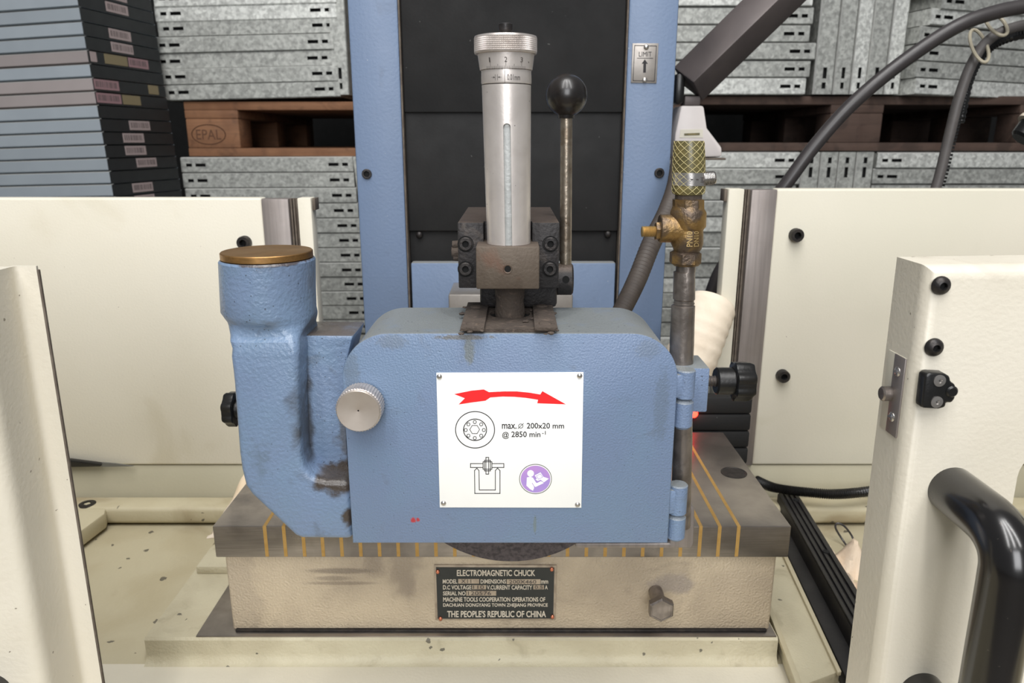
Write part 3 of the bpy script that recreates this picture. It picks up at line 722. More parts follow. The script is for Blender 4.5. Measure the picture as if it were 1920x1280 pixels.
# lower black band between the last seams
mb = MB(); zsd = zat(492, YC + .004)
mb.box(-.1185, .1215, YC + .002, YC + .24, .80, zsd, .002); mb.build('saddle', 'blue_paint', col)
for px, py in ((785, 441), (1141, 440)):
    c = P(px, py, YC + .006); mb = MB(); mb.sphere((c.x, YC + .012, c.z), .0042, scale=(1, .8, 1), seg=20); mb.build('round_screw', 'dark_bolt', col)
for px, py in ((688, 326), (1236, 324)):
    c = P(px, py, YC); socket_screw('cap_screw', (c.x, YC - .0002, c.z), (0, -1, 0), .0056, .002, col, recess=.65)
# small grey block on the saddle behind the dresser
mb = MB(); c = P(842, 548, .80); c2 = P(1072, 600, .80); mb.box(c.x, c2.x, .79, YC, c2.z - .03, c.z, .002); mb.build('head_block', 'limit_metal', col)
# limit plate
lp = thing('limit_plate', P(1208, 157, YC), 'small grey metal plate reading LIMIT with an up arrow, riveted to the blue column', 'sign')
mp = lambda x, y: tuple(P(x, y, YC - .0016))
mb = MB(); mb.extr([tuple(P(x, y, YC - .0012)) for x, y in ((1186, 81), (1235, 81), (1231, 156), (1183, 155))], (0, .0012, 0), .0003); mb.build('plate', 'limit_metal', lp)
mb = MB(); outline(mb, [(1190, 85), (1231, 86), (1227, 152), (1187, 151)], 1.0, mp)
text_into(mb, 'LIMIT', (1198, 97, 1222, 106), mp, .0); outline(mb, [(1195, 109), (1224, 109)], 1.0, mp, closed=False)
fillpoly(mb, [(1209, 111), (1215, 120), (1211.5, 119), (1211, 136), (1206, 136), (1206.5, 119), (1203, 120)], mp); mb.build('print', 'ink_black', lp)
for px, py in ((1212, 88), (1209, 150)):
    c = P(px, py, YC - .002); mb = MB(); mb.sphere(c, .0028, scale=(1, .5, 1), seg=16); mb.build('rivet', 'steel_bright', lp)

# ------------------------------------------------------------------ steel bar, bracket, cables
p0, p1 = P(1290, 158, 1.0), P(1560, -105, 1.0)
d = (p1 - p0).normalized(); t = thing('steel_bar', p0, 'grey square steel bar rising diagonally to the right of the blue column', 'bar')
mb = MB(); u = d.cross(Vector((0, 1, 0))).normalized(); v = d.cross(u).normalized(); hw = .0290
q = [p0 + u * hw, p0 + v * hw, p0 - u * hw, p0 - v * hw]
mb.extr([tuple(x) for x in q], (p1 - p0), .0025); mb.build('bar', 'bar_steel', t)
mb = MB(); mb.box(P(1266, 120, 1.0).x, P(1284, 120, 1.0).x, .99, 1.02, zat(195, 1.0), zat(138, 1.0), .004); mb.build('pivot_joint', 'black_plastic', t)
t = thing('lamp_bracket', P(1300, 300, 1.0), 'pale plastic bracket with a small label below the grey steel bar', 'bracket')
mb = MB(); mb.extr([tuple(P(x, y, .985)) for x, y in ((1277, 198), (1320, 198), (1326, 240), (1354, 277), (1354, 294), (1262, 296), (1266, 250))], (0, .05, 0), .003); mb.build('housing', 'bracket_white', t)
mb = MB(); mb.box(P(1282, 187, 1).x, P(1312, 187, 1).x, .995, 1.02, zat(198, 1), zat(180, 1), .002); mb.build('neck', 'bar_steel', t)
mb = MB(); mb.extr([tuple(P(x, y, .9845)) for x, y in ((1276, 243), (1318, 242), (1318, 258), (1274, 258))], (0, .0005, 0)); mb.build('label_plate', 'cream_green', t)
mb = MB(); mb.extr([tuple(P(x, y, .984)) for x, y in ((1283, 250), (1312, 249), (1312, 253), (1283, 254))], (0, .0004, 0)); mb.build('label_line', 'hose_olive', t)
mb = MB(); mb.box(P(1258, 300, .98).x, P(1363, 300, .98).x, .985, 1.035, zat(300, .985), zat(296, .985), .0005); mb.build('base_plate', 'rust_edge', t)
def cable(name, pts, r, m, label, cat='cable', sub=14, alt=None, seg=14):
    pts = [P(*q) for q in pts]; sp = spline([Vector(q) for q in pts], sub); mb = MB()
    mb.tube(sp, [r if (i % 2 or not alt) else alt for i in range(len(sp))], seg)
    return tag(mb.build(name, m, loc=pts[0]), label, cat)
cable('power_cable', [(1330, 560, .93), (1352, 505, .93), (1400, 440, .93), (1470, 350, .92), (1530, 270, .92), (1600, 193, .92), (1690, 118, .92), (1790, 52, .92), (1870, 22, .92), (1960, 6, .92)], .0082, 'cable_dark',
      'thick dark cable curving from the cream hose to the top right')
bp = [(1700, 520, .95), (1730, 420, .95), (1757, 345, .95), (1778, 262, .95), (1797, 188, .95), (1822, 120, .95), (1853, 76, .95), (1900, 52, .95), (1975, 38, .95)]
bl = cable('toothed_cable', bp, .0062, 'belt_dark', 'grey cable with a toothed edge hanging at the top right, tied with a loop')
mb = MB(); sp = spline([P(*q) for q in bp], 12)
for i in range(1, len(sp) - 1):
    d = (sp[i + 1] - sp[i - 1]).normalized(); n_ = d.cross(Vector((0, 1, 0))).normalized()
    if n_.x < 0: n_ = -n_
    c = sp[i] + n_ * .0066; mb.box(-.0014, .0014, -.003, .003, -.0014, .0014, mtx=Matrix.Translation(c) @ d.to_track_quat('Z', 'Y').to_matrix().to_4x4())
o = mb.build('tooth', 'black_plastic', bl); o['kind'] = 'stuff'
cable('thin_cable', [(1800, 230, .97), (1818, 150, .97), (1846, 100, .965), (1890, 72, .96), (1975, 56, .96)], .0055, 'black_plastic', 'thin black ribbed cable bundled beside the toothed cable', alt=.0045, sub=16)
for (px, py, dx, dy, lab) in ((1836, 86, 8, 30, 'cream plastic cable tie looped round the toothed cable, lower of two'), (1868, 45, 10, 22, 'pale cable tie round the cables at the top right corner, upper of two')):
    c = P(px, py, .945); mb = MB(); pts = []
    for k in range(25):
        a = 2 * PI * k / 24; pts.append(c + Vector((math.cos(a) * dx / 1500, math.sin(a) * .016, math.sin(a * 1) * dy / 1500)) + Vector((math.cos(a) * .004, 0, 0)))
    mb.tube(pts, .0020, 8, cap=False); tag(mb.build('cable_tie', 'tie_plastic', loc=c), lab, 'tie', 'cable ties at the top right')
t = thing('cable_plug', P(1915, 240, .93), 'black plug with a pale band at the right edge of the photo', 'plug')
mb = MB(); mb.cyl(P(1914, 262, .93), P(1972, 200, .93), .014, .019, bev=.003); mb.build('plug_body', 'black_plastic', t)
mb = MB(); mb.cyl(P(1935, 236, .928), P(1941, 230, .928), .0185); mb.build('plug_band', 'hose_cream', t)

# cream ribbed hose behind the pipe
sp = spline([P(*q) for q in ((1334, 566, .80), (1318, 610, .785), (1298, 665, .775), (1268, 735, .77), (1235, 820, .77))], 9); mb = MB()
rr = [.0285 if i % 3 != 2 else .0274 for i in range(len(sp))]; rr[0] = .020; rr[1] = .0262
mb.tube(sp, rr, 32); hz = mb.build('dust_hose', 'hose_cream', loc=sp[-1]); tag(hz, 'thick cream ribbed hose behind the coolant pipe', 'hose')
# dark corrugated hose
pts = [P(*q) for q in ((1150, 610, .58), (1172, 570, .60), (1196, 520, .63), (1222, 455, .68), (1250, 400, .73), (1268, 350, .78), (1276, 300, .84))]
sp = spline(pts, 20); mb = MB(); mb.tube(sp, [(.0074 if i % 2 else .0060) + .000028 * i for i in range(len(sp))], 18)
tag(mb.build('corrugated_hose', 'hose_brown', loc=pts[0]), 'dark corrugated hose rising from the blue guard behind the brass valve', 'hose')

# ------------------------------------------------------------------ magnetic chuck
chk = thing('magnetic_chuck', (-.008, .63, ZTAB + .0012), 'steel electromagnetic chuck with brass pole lines on a cast base', 'chuck')
YF = .530
X0 = P(398, 990, YF).x; X1 = P(1484, 990, YF).x; zpb = zat(1045, YF)
mb = MB(); mb.box(X0, X1, YF, .728, zpb, 1.0, .0012); mb.build('top_plate', 'ground_steel', chk)
xs0 = P(499.0, 1020, YF).x; xs1 = P(1382.5, 1020, YF).x
for k in range(26):
    x = xs0 + (xs1 - xs0) * k / 25
    mb = MB(); wl = .0014
    mb.extr([(x - wl, YF - .00012, zpb + .001), (x - wl, YF - .00012, 1.0001), (x - wl, .726, 1.0001), (x - wl, .726, .9990), (x - wl, YF + .001, .9990), (x - wl, YF + .001, zpb + .001)], (2 * wl, 0, 0))
    mb.build('brass_line', 'brass_line', chk)
c = PZ(1376, 886, 1.0)
mb = MB(); mb.lathe([(.0118, -.0005), (.0118, .0002), (.0108, .0002), (.0106, .0000), (.0004, .0000)], (c.x, c.y, 1.0002), (0, 0, 1), 32, cap=False)
mb.box(c.x - .006, c.x + .006, c.y - .0008, c.y + .0008, .9999, 1.0004); mb.build('plug_screw', 'dark_bolt', chk)
YB2 = .536
xb0 = P(422, 1050, YB2).x; xb1 = P(1456, 1050, YB2).x
mb = MB(); mb.box(xb0, xb1, YB2, .722, ZTAB + .0013, zpb - .0002, .0022, seg=3); mb.build('cast_base', 'chuck_base', chk)
mb = MB(); mb.box(xb0 + .003, xb1 - .003, YB2 - .003, .72, ZTAB + .0013, ZTAB + .0035, .0008); mb.build('bottom_seal', 'dark_bolt', chk)
# hex bolt
c = P(1229, 1108, YB2); mb = MB()
mb.cyl((c.x, YB2 + .001, c.z), (c.x, YB2 - .020, c.z), .0058, seg=24)
bolt = mb.build('bolt_shank', 'pipe_steel', chk)
mb = MB(); cz = c.z
mb.lathe([(.0092, 0), (.0108, .001), (.0108, .0062), (.0094, .0075), (.0086, .0075), (.0083, .0071), (.001, .0071)], (c.x, YB2 - .0195, cz), (0, -1, 0), 6, ref=(0, 0, 1)); mb.build('bolt_head', 'pipe_steel', bolt)
# name plate
npt = thing('name_plate', P(930, 1160, YB2), 'black metal name plate reading ELECTROMAGNETIC CHUCK with copper rivets, on the chuck base', 'sign')
def c5(x, y): return (780 + x / 3.692, 980 + y / 3.692)
YN = YB2 - .0012
mN = lambda x, y: tuple(P(*c5(x, y), YN - .00035)); mN2 = lambda x, y: tuple(P(*c5(x, y), YN - .0006)); mN3 = lambda x, y: tuple(P(*c5(x, y), YN - .0008))
mb = MB(); mb.extr([tuple(P(*c5(x, y), YN)) for x, y in ((124, 291), (975, 294), (966, 673), (134, 673))], (0, .0012, 0), .0003); mb.build('frame', 'plate_metal', npt)
mb = MB(); mb.extr([mN(x, y) for x, y in ((138, 308), (958, 311), (950, 662), (150, 663))], (0, .0004, 0)); mb.build('black_panel', 'plate_black', npt)
mb = MB()
for s_, bx in (('ELECTROMAGNETIC CHUCK', (283, 325, 825, 368)), ('MODEL', (185, 390, 286, 420)), ('DIMENSIONS', (447, 390, 623, 420)), ('mm', (866, 398, 915, 420)),
               ('D.C VOLTAGE', (187, 431, 383, 461)), ('V.CURRENT CAPACITY', (490, 431, 805, 462)), ('A', (892, 432, 912, 460)), ('SERIAL NO', (187, 473, 343, 502)),
               ('MACHINE TOOLS COOPERATION OPERATIONS OF', (188, 514, 895, 545)), ('DACHUAN DONGYANG TOWN ZHEJIANG PROVINCE', (188, 556, 912, 587)),
               ("THE PEOPLE'S REPUBLIC OF CHINA", (216, 607, 900, 653))):
    text_into(mb, s_, bx, mN2, .022)
mb.build('lettering', 'plate_letters', npt)
for bx, s_, tb in (((292, 388, 437, 420), 'X11', (312, 392, 382, 417)), ((628, 390, 862, 424), '200X460', (645, 396, 832, 421)), ((388, 430, 485, 460), '110', (396, 433, 470, 457)),
                   ((812, 430, 886, 460), '0.5', (822, 434, 878, 457)), ((348, 470, 555, 503), '120576', (360, 474, 520, 500))):
    mb = MB(); mb.extr([mN2(bx[0], bx[1]), mN2(bx[2], bx[1]), mN2(bx[2], bx[3]), mN2(bx[0], bx[3])], (0, .0002, 0))
    f_ = mb.build('value_field', 'plate_metal', npt); mb = MB(); text_into(mb, s_, tb, mN3, .0); mb.build('stamped_value', 'engraving', f_)
for x, y in ((151, 335), (940, 318), (170, 660), (944, 647)):
    c = P(*c5(x, y), YN); mb = MB(); mb.sphere((c.x, YN - .0006, c.z), .0019, scale=(.85, .6, 1.1), seg=18); mb.build('rivet', 'copper', npt)

# ------------------------------------------------------------------ grinding wheel
cw = P(958, 1000, .468); mb = MB(); zc_ = zat(1053, .468) + .082
mb.lathe([(.02, 0), (.0815, 0), (.082, .0006), (.082, .0194), (.0815, .02), (.02, .02)], (cw.x, .468, zc_), (0, 1, 0), 96)
tag(mb.build('grinding_wheel', 'wheel_grit', loc=(cw.x, .478, zc_)), 'dark coarse grinding wheel showing below the blue guard', 'wheel')

# ------------------------------------------------------------------ blue wheel guard
zt_g = zat(625, GY); zb_g = zat(1018, GY)
xlg = (P(647, 800, GY).x + P(662, 1016, GY).x) / 2; xrg = (P(1264, 740, GY).x + P(1257, 1010, GY).x) / 2
grd = thing('wheel_guard', ((xlg + xrg) / 2, .48, zb_g), 'large blue hammered steel wheel guard with rounded top corners in the centre', 'guard')
R = .0300
arch = [(xrg, zb_g)] + arc(xrg - R, zt_g - R, R, 0, 90, 14) + arc(xlg + R, zt_g - R, R, 90, 180, 14) + [(xlg, zb_g)]
mb = MB(); mb.prism(arch, GY, GY + .003, .0007, frontonly=True); mb.build('front_cover', 'blue_guard', grd)
th = .004
def shrink(d): return [(xrg - d, zb_g)] + arc(xrg - R, zt_g - R, R - d, 0, 90, 14) + arc(xlg + R, zt_g - R, R - d, 90, 180, 14) + [(xlg + d, zb_g)]
i1, i2 = shrink(.0006), shrink(.0046)
Yback = yz(575, zt_g)
mb = MB(); t = bmesh.new()
n = len(i1); ro = [[t.verts.new((x, y, z_)) for x, z_ in L_] for y, L_ in ((GY + .0036, i1), (Yback, i1), (Yback, i2), (GY + .0036, i2))]
for a in range(4):
    A, B = ro[a], ro[(a + 1) % 4]
    for k in range(n - 1): t.faces.new((A[k], A[k + 1], B[k + 1], B[k]))
t.faces.new([ro[a][0] for a in range(4)]); t.faces.new([ro[a][n - 1] for a in range(4)])
bmesh.ops.recalc_face_normals(t, faces=t.faces); mb.merge(t); mb.build('shell', 'blue_guard', grd)
mb = MB(); mb.prism(shrink(.0046), Yback - .004, Yback - .0005); mb.build('back_wall', 'blue_guard', grd)
# hinge
xh = P(1282, 760, .447).x; rh = .0062; YH = .4475
def hinge(name, y0, y1, flange, bev=.0008):
    mb = MB(); mb.cyl((xh, YH, zat(y1, .4415)), (xh, YH, zat(y0, .4415)), rh, bev=bev)
    if flange: mb.box(xrg - .009, xh, YH - rh + .0008, YH + .001, zat(y1 - 4, .4415), zat(y0 + 6, .4415), .0012)
    return mb.build(name, 'blue_guard', grd)
hinge('hinge_knuckle', 697, 751, True); hinge('hinge_knuckle', 753, 808, False, .002); hinge('hinge_knuckle', 914, 969, True); hinge('hinge_knuckle', 971, 1018, False, .002)
# clamp block at right
zcb1, zcb0 = zat(690, .455), zat(773, .455)
mb = MB(); xcb = P(1331, 700, .455).x; mb.box(xrg - .004, xcb, .455, yz(665, zcb1), zcb0, zcb1, .0012); mb.build('pipe_clamp_block', 'blue_guard', grd)
# knurled silver screw
c = P(671, 771, .4235)
t = thing('knurled_knob', (c.x, GY, c.z), 'round silver knurled thumb screw on the left edge of the blue guard', 'knob')
mb = MB(); mb.lathe([(.0005, .0012), (.006, .0007), (.0128, 0), (.0133, .0006), (.0133, .0016)], c, (0, 1, 0), 48, cap=False); mb.build('face', 'knob_face', t)
mb = MB(); tt = bmesh.new(); n = 144; rings = []
for yy, rb in ((.0016, .0133), (.0020, .0137), (.0135, .0137), (.0145, .0132), (.0145, .006), (.0165, .006)):
    rings.append([tt.verts.new((c.x + (rb + (.00045 if k % 3 == 0 else 0) * (rb > .0134)) * math.cos(2 * PI * k / n), c.y + yy, c.z + (rb + (.00045 if k % 3 == 0 else 0) * (rb > .0134)) * math.sin(2 * PI * k / n))) for k in range(n)])
for A, B in zip(rings, rings[1:]):
    for k in range(n): tt.faces.new((A[k], A[(k + 1) % n], B[(k + 1) % n], B[k]))
bmesh.ops.recalc_face_normals(tt, faces=tt.faces); mb.merge(tt); mb.build('knurled_rim', 'knurl', t, ang=20)

# info plate
ip = thing('info_plate', P(958, 952, GY), 'white riveted instruction plate with red arrow and wheel pictograms on the blue guard', 'sign')
def c4(x, y): return (780 + x / 4.128, 670 + y / 4.128)
YI = GY - .0009
mI = lambda x, y: tuple(P(*c4(x, y), YI - .00012)); mI2 = lambda x, y: tuple(P(*c4(x, y), YI - .0002)); mI3 = lambda x, y: tuple(P(*c4(x, y), YI - .0003))
mb = MB(); mb.extr([tuple(P(*c4(x, y), YI)) for x, y in ((157, 120), (1297, 115), (1280, 1163), (184, 1161))], (0, .0009, 0), .0002); mb.build('plate', 'white_plate', ip)
mb = MB(); fillpoly(mb, [(296, 283), (430, 256), (525, 247), (565, 268), (680, 262), (780, 262), (880, 272), (962, 286), (978, 260), (1160, 362), (938, 354), (945, 327), (850, 312), (760, 304), (670, 302), (575, 309), (538, 334), (430, 348), (330, 363), (378, 315)], mI)
mb.build('red_arrow', 'red_ink', ip)
mb = MB(); outline(mb, ringpts(457, 559, 151, 141, 72), 6.5, mI); outline(mb, ringpts(457, 559, 89, 83, 60), 6.5, mI)
for k in range(8): outline(mb, ringpts(455 + 70 * math.cos(PI / 4 * k), 561 + 62 * math.sin(PI / 4 * k), 12, 12, 18), 4.6, mI)
outline(mb, ringpts(454, 557, 38, 36, 6), 4.6, mI); mb.build('wheel_pictogram', 'ink_black', ip)
mb = MB(); text_into(mb, 'max.', (665, 514, 778, 552), mI, .012); text_into(mb, '200x20 mm', (857, 506, 1146, 550), mI, .012)
outline(mb, ringpts(811, 530, 17, 16, 24), 4, mI); outline(mb, [(789, 550), (832, 510)], 4, mI, closed=False)
text_into(mb, '@', (667, 575, 720, 630), mI, .012); text_into(mb, '2850 min', (738, 572, 963, 616), mI, .012); text_into(mb, '-1', (976, 568, 1004, 597), mI, .012)
mb.build('lettering', 'ink_black', ip)
mb = MB()
for k, (a, b_, c_, d_) in enumerate(((422, 821, 519, 851), (587, 821, 680, 851), (519, 807, 587, 864), (530, 795, 576, 877), (541, 773, 562, 902))): outline(mb, [(a, b_), (c_, b_), (c_, d_), (a, d_)], 5.5, mI)
outline(mb, [(455, 1052), (453, 875), (471, 856), (487, 875), (490, 1025), (614, 1025), (614, 875), (631, 856), (650, 875), (650, 1052)], 5.5, mI); mb.build('arbor_pictogram', 'ink_black', ip)
mb = MB(); outline(mb, ringpts(925, 940, 124, 114, 64), 4, mI); mb.build('ring', 'ink_black', ip)
mb = MB(); fillpoly(mb, ringpts(925, 941, 114, 104, 64), mI); dd = mb.build('mandatory_disc', 'purple_ink', ip)
mb = MB(); fillpoly(mb, ringpts(887, 897, 26, 26, 32), mI2)
fillpoly(mb, [(858, 928), (885, 922), (905, 930), (928, 966), (935, 972), (965, 957), (980, 962), (988, 972), (925, 1002), (915, 995), (900, 968), (897, 972), (912, 998), (914, 1010), (905, 1031), (880, 1016), (855, 992)], mI2)
fillpoly(mb, [(918, 912), (964, 888), (985, 922), (1028, 938), (990, 966), (965, 946), (942, 955), (925, 944), (935, 935)], mI2)
mb.build('reader_pictogram', 'white_ink', dd)
mb = MB(); outline(mb, [(932, 916), (962, 900), (980, 925), (948, 942)], 3, mI3); mb.build('book_lines', 'purple_ink', dd)
for x, y in ((181, 147), (1266, 141), (213, 1126), (1250, 1137)):
    c = P(*c4(x, y), YI); mb = MB(); mb.sphere((c.x, YI - .0002, c.z), .00175, scale=(1, .65, 1), seg=20); mb.build('rivet', 'steel_bright', ip)

# ------------------------------------------------------------------ coolant pipe and valve
YP = .468
def zp(py): return zat(py, YP)
def xp(px, py): return xat(px, py, YP)
vt = thing('coolant_pipe', P(1279, 690, YP), 'steel coolant pipe with brass valve and clamped braided hose stub beside the blue guard', 'pipe')
def vseg(name, m, items, seg=32, par=None, ref=None):
    """items: (px left, px right, py) rings"""
    mb = MB(); secs = []
    for l, r_, y in items:
        c = P((l + r_) / 2, y, YP); rad = (xat(r_, y, YP) - xat(l, y, YP)) / 2
        secs.append([(c.x + rad * math.cos(2 * PI * k / seg + PI / seg), YP + rad * math.sin(2 * PI * k / seg + PI / seg), c.z) for k in range(seg)])
    mb.loft(secs); return mb.build(name, m, par or vt)
vseg('pipe', 'pipe_steel', [(1266, 1308, 486), (1266, 1308, 492), (1268, 1305, 494), (1267, 1304, 508), (1263, 1303, 510), (1262, 1303, 560), (1264, 1301, 562), (1264, 1301, 571), (1259, 1303, 573), (1258, 1302, 600), (1256, 1301, 640), (1255, 1299, 690), (1258, 1299, 720)])
vseg('lower_pipe', 'pipe_steel', [(1262, 1298, 765), (1262, 1298, 830), (1260, 1296, 900), (1259, 1294, 985)])
vseg('pipe_ring', 'pipe_steel', [(1265, 1300, 566), (1263, 1302, 567), (1263, 1302, 569), (1265, 1300, 570)])
v = vseg('valve_body', 'brass_valve', [(1262, 1317, 386), (1258, 1323, 396), (1257, 1324, 399), (1258, 1323, 424), (1261, 1318, 430), (1259, 1318, 440), (1258, 1318, 456), (1262, 1315, 465), (1264, 1310, 473)])
vseg('upper_nut', 'brass_valve', [(1266, 1314, 372), (1261, 1320, 374), (1261, 1320, 392), (1264, 1317, 395)], 8)
vseg('lower_nut', 'brass_valve', [(1264, 1308, 469), (1256, 1315, 474), (1255, 1314, 492), (1261, 1309, 497)], 8)
vseg('grimy_neck', 'grime', [(1268, 1316, 358), (1266, 1316, 368), (1266, 1315, 376)])
# side stem
cz = zp(428); xa = xp(1262, 428)
mb = MB(); mb.cyl((xa + .006, YP, cz), (xp(1236, 428), YP, cz), .0088, seg=32, bev=.0006); mb.build('side_port', 'brass_valve', vt)
mb = MB(); mb.cyl((xp(1239, 433), YP, zp(433)), (xp(1229, 433), YP, zp(433)), .0058, seg=6); mb.build('gland_nut', 'brass_valve', vt)
mb = MB(); x_a, x_b = xp(1230, 434), xp(1203, 434); pr = [(.003, 0)]; L_ = x_a - x_b; k = 0
while k < 9: pr += [(.0036, L_ * (k + .2) / 10), (.0029, L_ * (k + .7) / 10)]; k += 1
pr += [(.0036, L_ * .95), (.003, L_)]
mb.lathe(pr, (x_a, YP, zp(434)), (-1, 0, 0), 20); mb.build('threaded_stem', 'brass_bright', vt)
# raised lettering on body
def bend(px, py, rad=None):
    c = P(1288, py, YP); rad = .0107; x = xat(px, py, YP - rad) - xat(1288, py, YP - rad); a = max(-1.2, min(1.2, x / rad))
    return (c.x + (rad + .0002) * math.sin(a), YP - (rad + .0002) * math.cos(a), c.z)
mb = MB(); text_into(mb, 'PN10', (1280, 430, 1291, 458), bend, .01, rot=True); text_into(mb, 'DN10', (1293.5, 430, 1304, 458), bend, .01, rot=True); mb.build('cast_lettering', 'brass_bright', v)
# braided hose stub
hs = vseg('hose_stub', 'hose_olive', [(1272, 1311, 264), (1265, 1319, 264), (1264, 1320, 268), (1263, 1322, 300), (1262, 1322, 322), (1263, 1321, 340), (1261, 1321, 350), (1260, 1321, 357), (1263, 1318, 364), (1268, 1314, 366)], 40)
def hr(py): 
    t_ = [(264, 27.6), (300, 29.7), (322, 30.1), (345, 30), (358, 30.7), (364, 28)]
    for (a, ra), (b_, rb) in zip(t_, t_[1:]):
        if py <= b_: return ra + (rb - ra) * (py - a) / (b_ - a)
    return 28
for s_ in (-1, 1):
    for j in range(12):
        pts = []
        for k in range(31):
            py = 264.5 + (363 - 264.5) * k / 30; rad = hr(py) / 1390 * (YP / ray(1292, py).y) + .00008
            a = s_ * (k / 30 * PI * 1.25) + 2 * PI * j / 12; c = P(1292 - (py - 264) * .012, py, YP)
            pts.append((c.x + rad * math.cos(a), YP + rad * math.sin(a), c.z))
        mb = MB(); mb.tube(pts, .00019, 5); mb.build('braid_thread', 'hose_braid', hs)
cl = vseg('hose_clamp', 'steel_bright', [(1263, 1321, 323), (1261, 1323, 323), (1261, 1323, 347), (1263, 1321, 347)], 48)
mb = MB(); c0 = P(1318, 335, YP - .004); c1 = P(1341, 333, YP - .004); L_ = (c1 - c0).length; pr = [(.002, 0)]
for k in range(7): pr += [(.0042, L_ * (k + .15) / 8), (.0042, L_ * (k + .5) / 8), (.0030, L_ * (k + .7) / 8), (.0030, L_ * (k + .95) / 8)]
pr += [(.0040, L_ * .9), (.0036, L_)]
mb.lathe(pr, c0, c1 - c0, 20); mb.build('clamp_screw', 'steel_bright', cl)
mb = MB(); bm_ = lambda px, py: bend(px, py) if 0 else tuple(Vector((xat(1292, py, YP) + .01079 * math.sin((px - 1292) / 30), YP - .01079 * math.cos((px - 1292) / 30), zp(py))))
text_into(mb, '32', (1308, 331, 1318, 341), bm_, 0); text_into(mb, '- -', (1288, 334, 1302, 336), bm_, 0); mb.build('size_mark', 'engraving', cl)
# L shaped flat nozzle at the bottom
nz = thing('coolant_nozzle', P(1278, 1027, .468), 'bent flat steel coolant nozzle under the lower right corner of the blue guard', 'nozzle')
mb = MB(); a_ = [tuple(P(x, y, .470)) for x, y in ((1077, 1018), (1255, 1018), (1262, 985), (1292, 945), (1303, 952), (1301, 1018), (1297, 1028), (1080, 1028))]
mb.extr(a_, (0, .030, 0), .0015, seg=2); mb.build('nozzle_body', 'strip_steel', nz)
# star knob
def star_knob(px0, px1, py, Y, r, parent, axis=1, name='star_grip'):
    x0_, x1_ = xat(px0, py, Y), xat(px1, py, Y); z_ = zat(py, Y); n = 96; mb = MB(); t_ = bmesh.new(); rings = []
    for x, k_ in ((x0_, .9), (x0_ + (x1_ - x0_) * .06, 1), (x0_ + (x1_ - x0_) * .75, 1), (x0_ + (x1_ - x0_) * .95, .92), (x1_, .8)):
        rings.append([t_.verts.new((x, Y + r * k_ * (.93 + .075 * max(-.6, math.cos(7 * a))) * math.cos(a), z_ + r * k_ * (.93 + .075 * max(-.6, math.cos(7 * a))) * math.sin(a))) for a in [2 * PI * k / n for k in range(n)]])
    for A, B in zip(rings, rings[1:]):
        for k in range(n): t_.faces.new((A[k], A[(k + 1) % n], B[(k + 1) % n], B[k]))
    t_.faces.new(rings[0]); t_.faces.new(rings[-1]); bmesh.ops.recalc_face_normals(t_, faces=t_.faces); mb.merge(t_)
    return mb.build(name, 'black_plastic', parent)
kn = thing('star_knob', P(1333, 714, .473), 'black star grip clamping knob right of the coolant pipe', 'knob')
star_knob(1373, 1411, 714, .473, .0136, kn)
mb = MB(); mb.cyl((xat(1341, 714, .473), .473, zat(714, .473)), (xat(1376, 714, .473), .473, zat(714, .473)), .0092, seg=36, bev=.001); mb.build('hub', 'black_plastic', kn)
mb = MB(); L_ = xat(1346, 714, .473) - xcb; pr = []
for k in range(6): pr += [(.0038, L_ * (k + .1) / 6), (.0031, L_ * (k + .6) / 6)]
mb.lathe(pr, (xcb - .0003, .473, zat(714, .473)), (1, 0, 0), 20); mb.build('threaded_shank', 'pipe_steel', kn)

# ------------------------------------------------------------------ blue duct casting at left
YD = .4435
dc = thing('duct_casting', P(520, 1010, YD), 'blue cast extraction duct elbow on the left of the wheel guard', 'duct')
cx = P(504, 490, .458).x; ztop = zat(497, .455)
YcD = .4745
def sec(z_, hx0, hx1, y0, y1, r_):
    r_ = min(r_, (hx1 - hx0) / 2, (y1 - y0) / 2); o = []
    for q_, (cx_, cy_) in enumerate(((hx1 - r_, y1 - r_), (hx0 + r_, y1 - r_), (hx0 + r_, y0 + r_), (hx1 - r_, y0 + r_))):
        for k in range(14):
            a = PI / 2 * (q_ + k / 13.0); o.append((cx_ + r_ * math.cos(a) * (1 if k not in (0,) else 1), cy_ + r_ * math.sin(a), z_))
    return o
def sx(px, py, Y=YcD): return xat(px, py, Y)
r0 = (sx(590, 500) - sx(416, 500)) / 2
secs = []
for py, l, r_, y0, y1, e in ((497, 419, 587, YcD - r0 + .001, YcD + r0 - .001, 1), (501, 416, 590, YcD - r0, YcD + r0, 1), (560, 419, 591, YcD - r0, YcD + r0, 1), (597, 421, 592, YcD - r0, YcD + r0, 1),
                             (607, 423, 589, YcD - r0 + .0008, YcD + r0 - .001, .0275), (614, 426, 583, YcD - r0 + .0035, YcD + r0 - .002, .022), (620, 428.5, 577, YcD - r0 + .0045, YcD + r0 - .003, .0165), (627, 430, 570, YcD - r0 + .0046, YcD + r0 - .004, .0115),
                             (634, 431, 564, YcD - r0 + .0040, YcD + r0 - .005, .0080), (642, 431, 561, YD + .0016, .499, .0060), (654, 431, 559, YD + .0006, .498, .0046), (668, 431, 559, YD + .00003, .498, .004), (690, 433.6, 559.4, YD + .00003, .498, .004)):
    kk = 0 if py <= 597 else min(1, (py - 597) / 55); Yx = YcD * (1 - kk) + YD * kk
    zz = zat(py, YD + .002); secs.append(sec(zz, xat(l, py, Yx), xat(r_, py, Yx), y0, y1, e))
mb = MB(); mb.loft(secs)
L0 = [(431, 664), (437, 720), (447, 850), (451, 880), (459, 912), (470, 928), (553, 1006), (566, 1011), (661, 1012)]
rad_in = [(656, 902), (612, 902), (596, 898), (580, 890), (569, 875), (564, 855), (560, 760), (559, 664)]
pts = [P(x, y, YD) for x, y in L0 + rad_in]
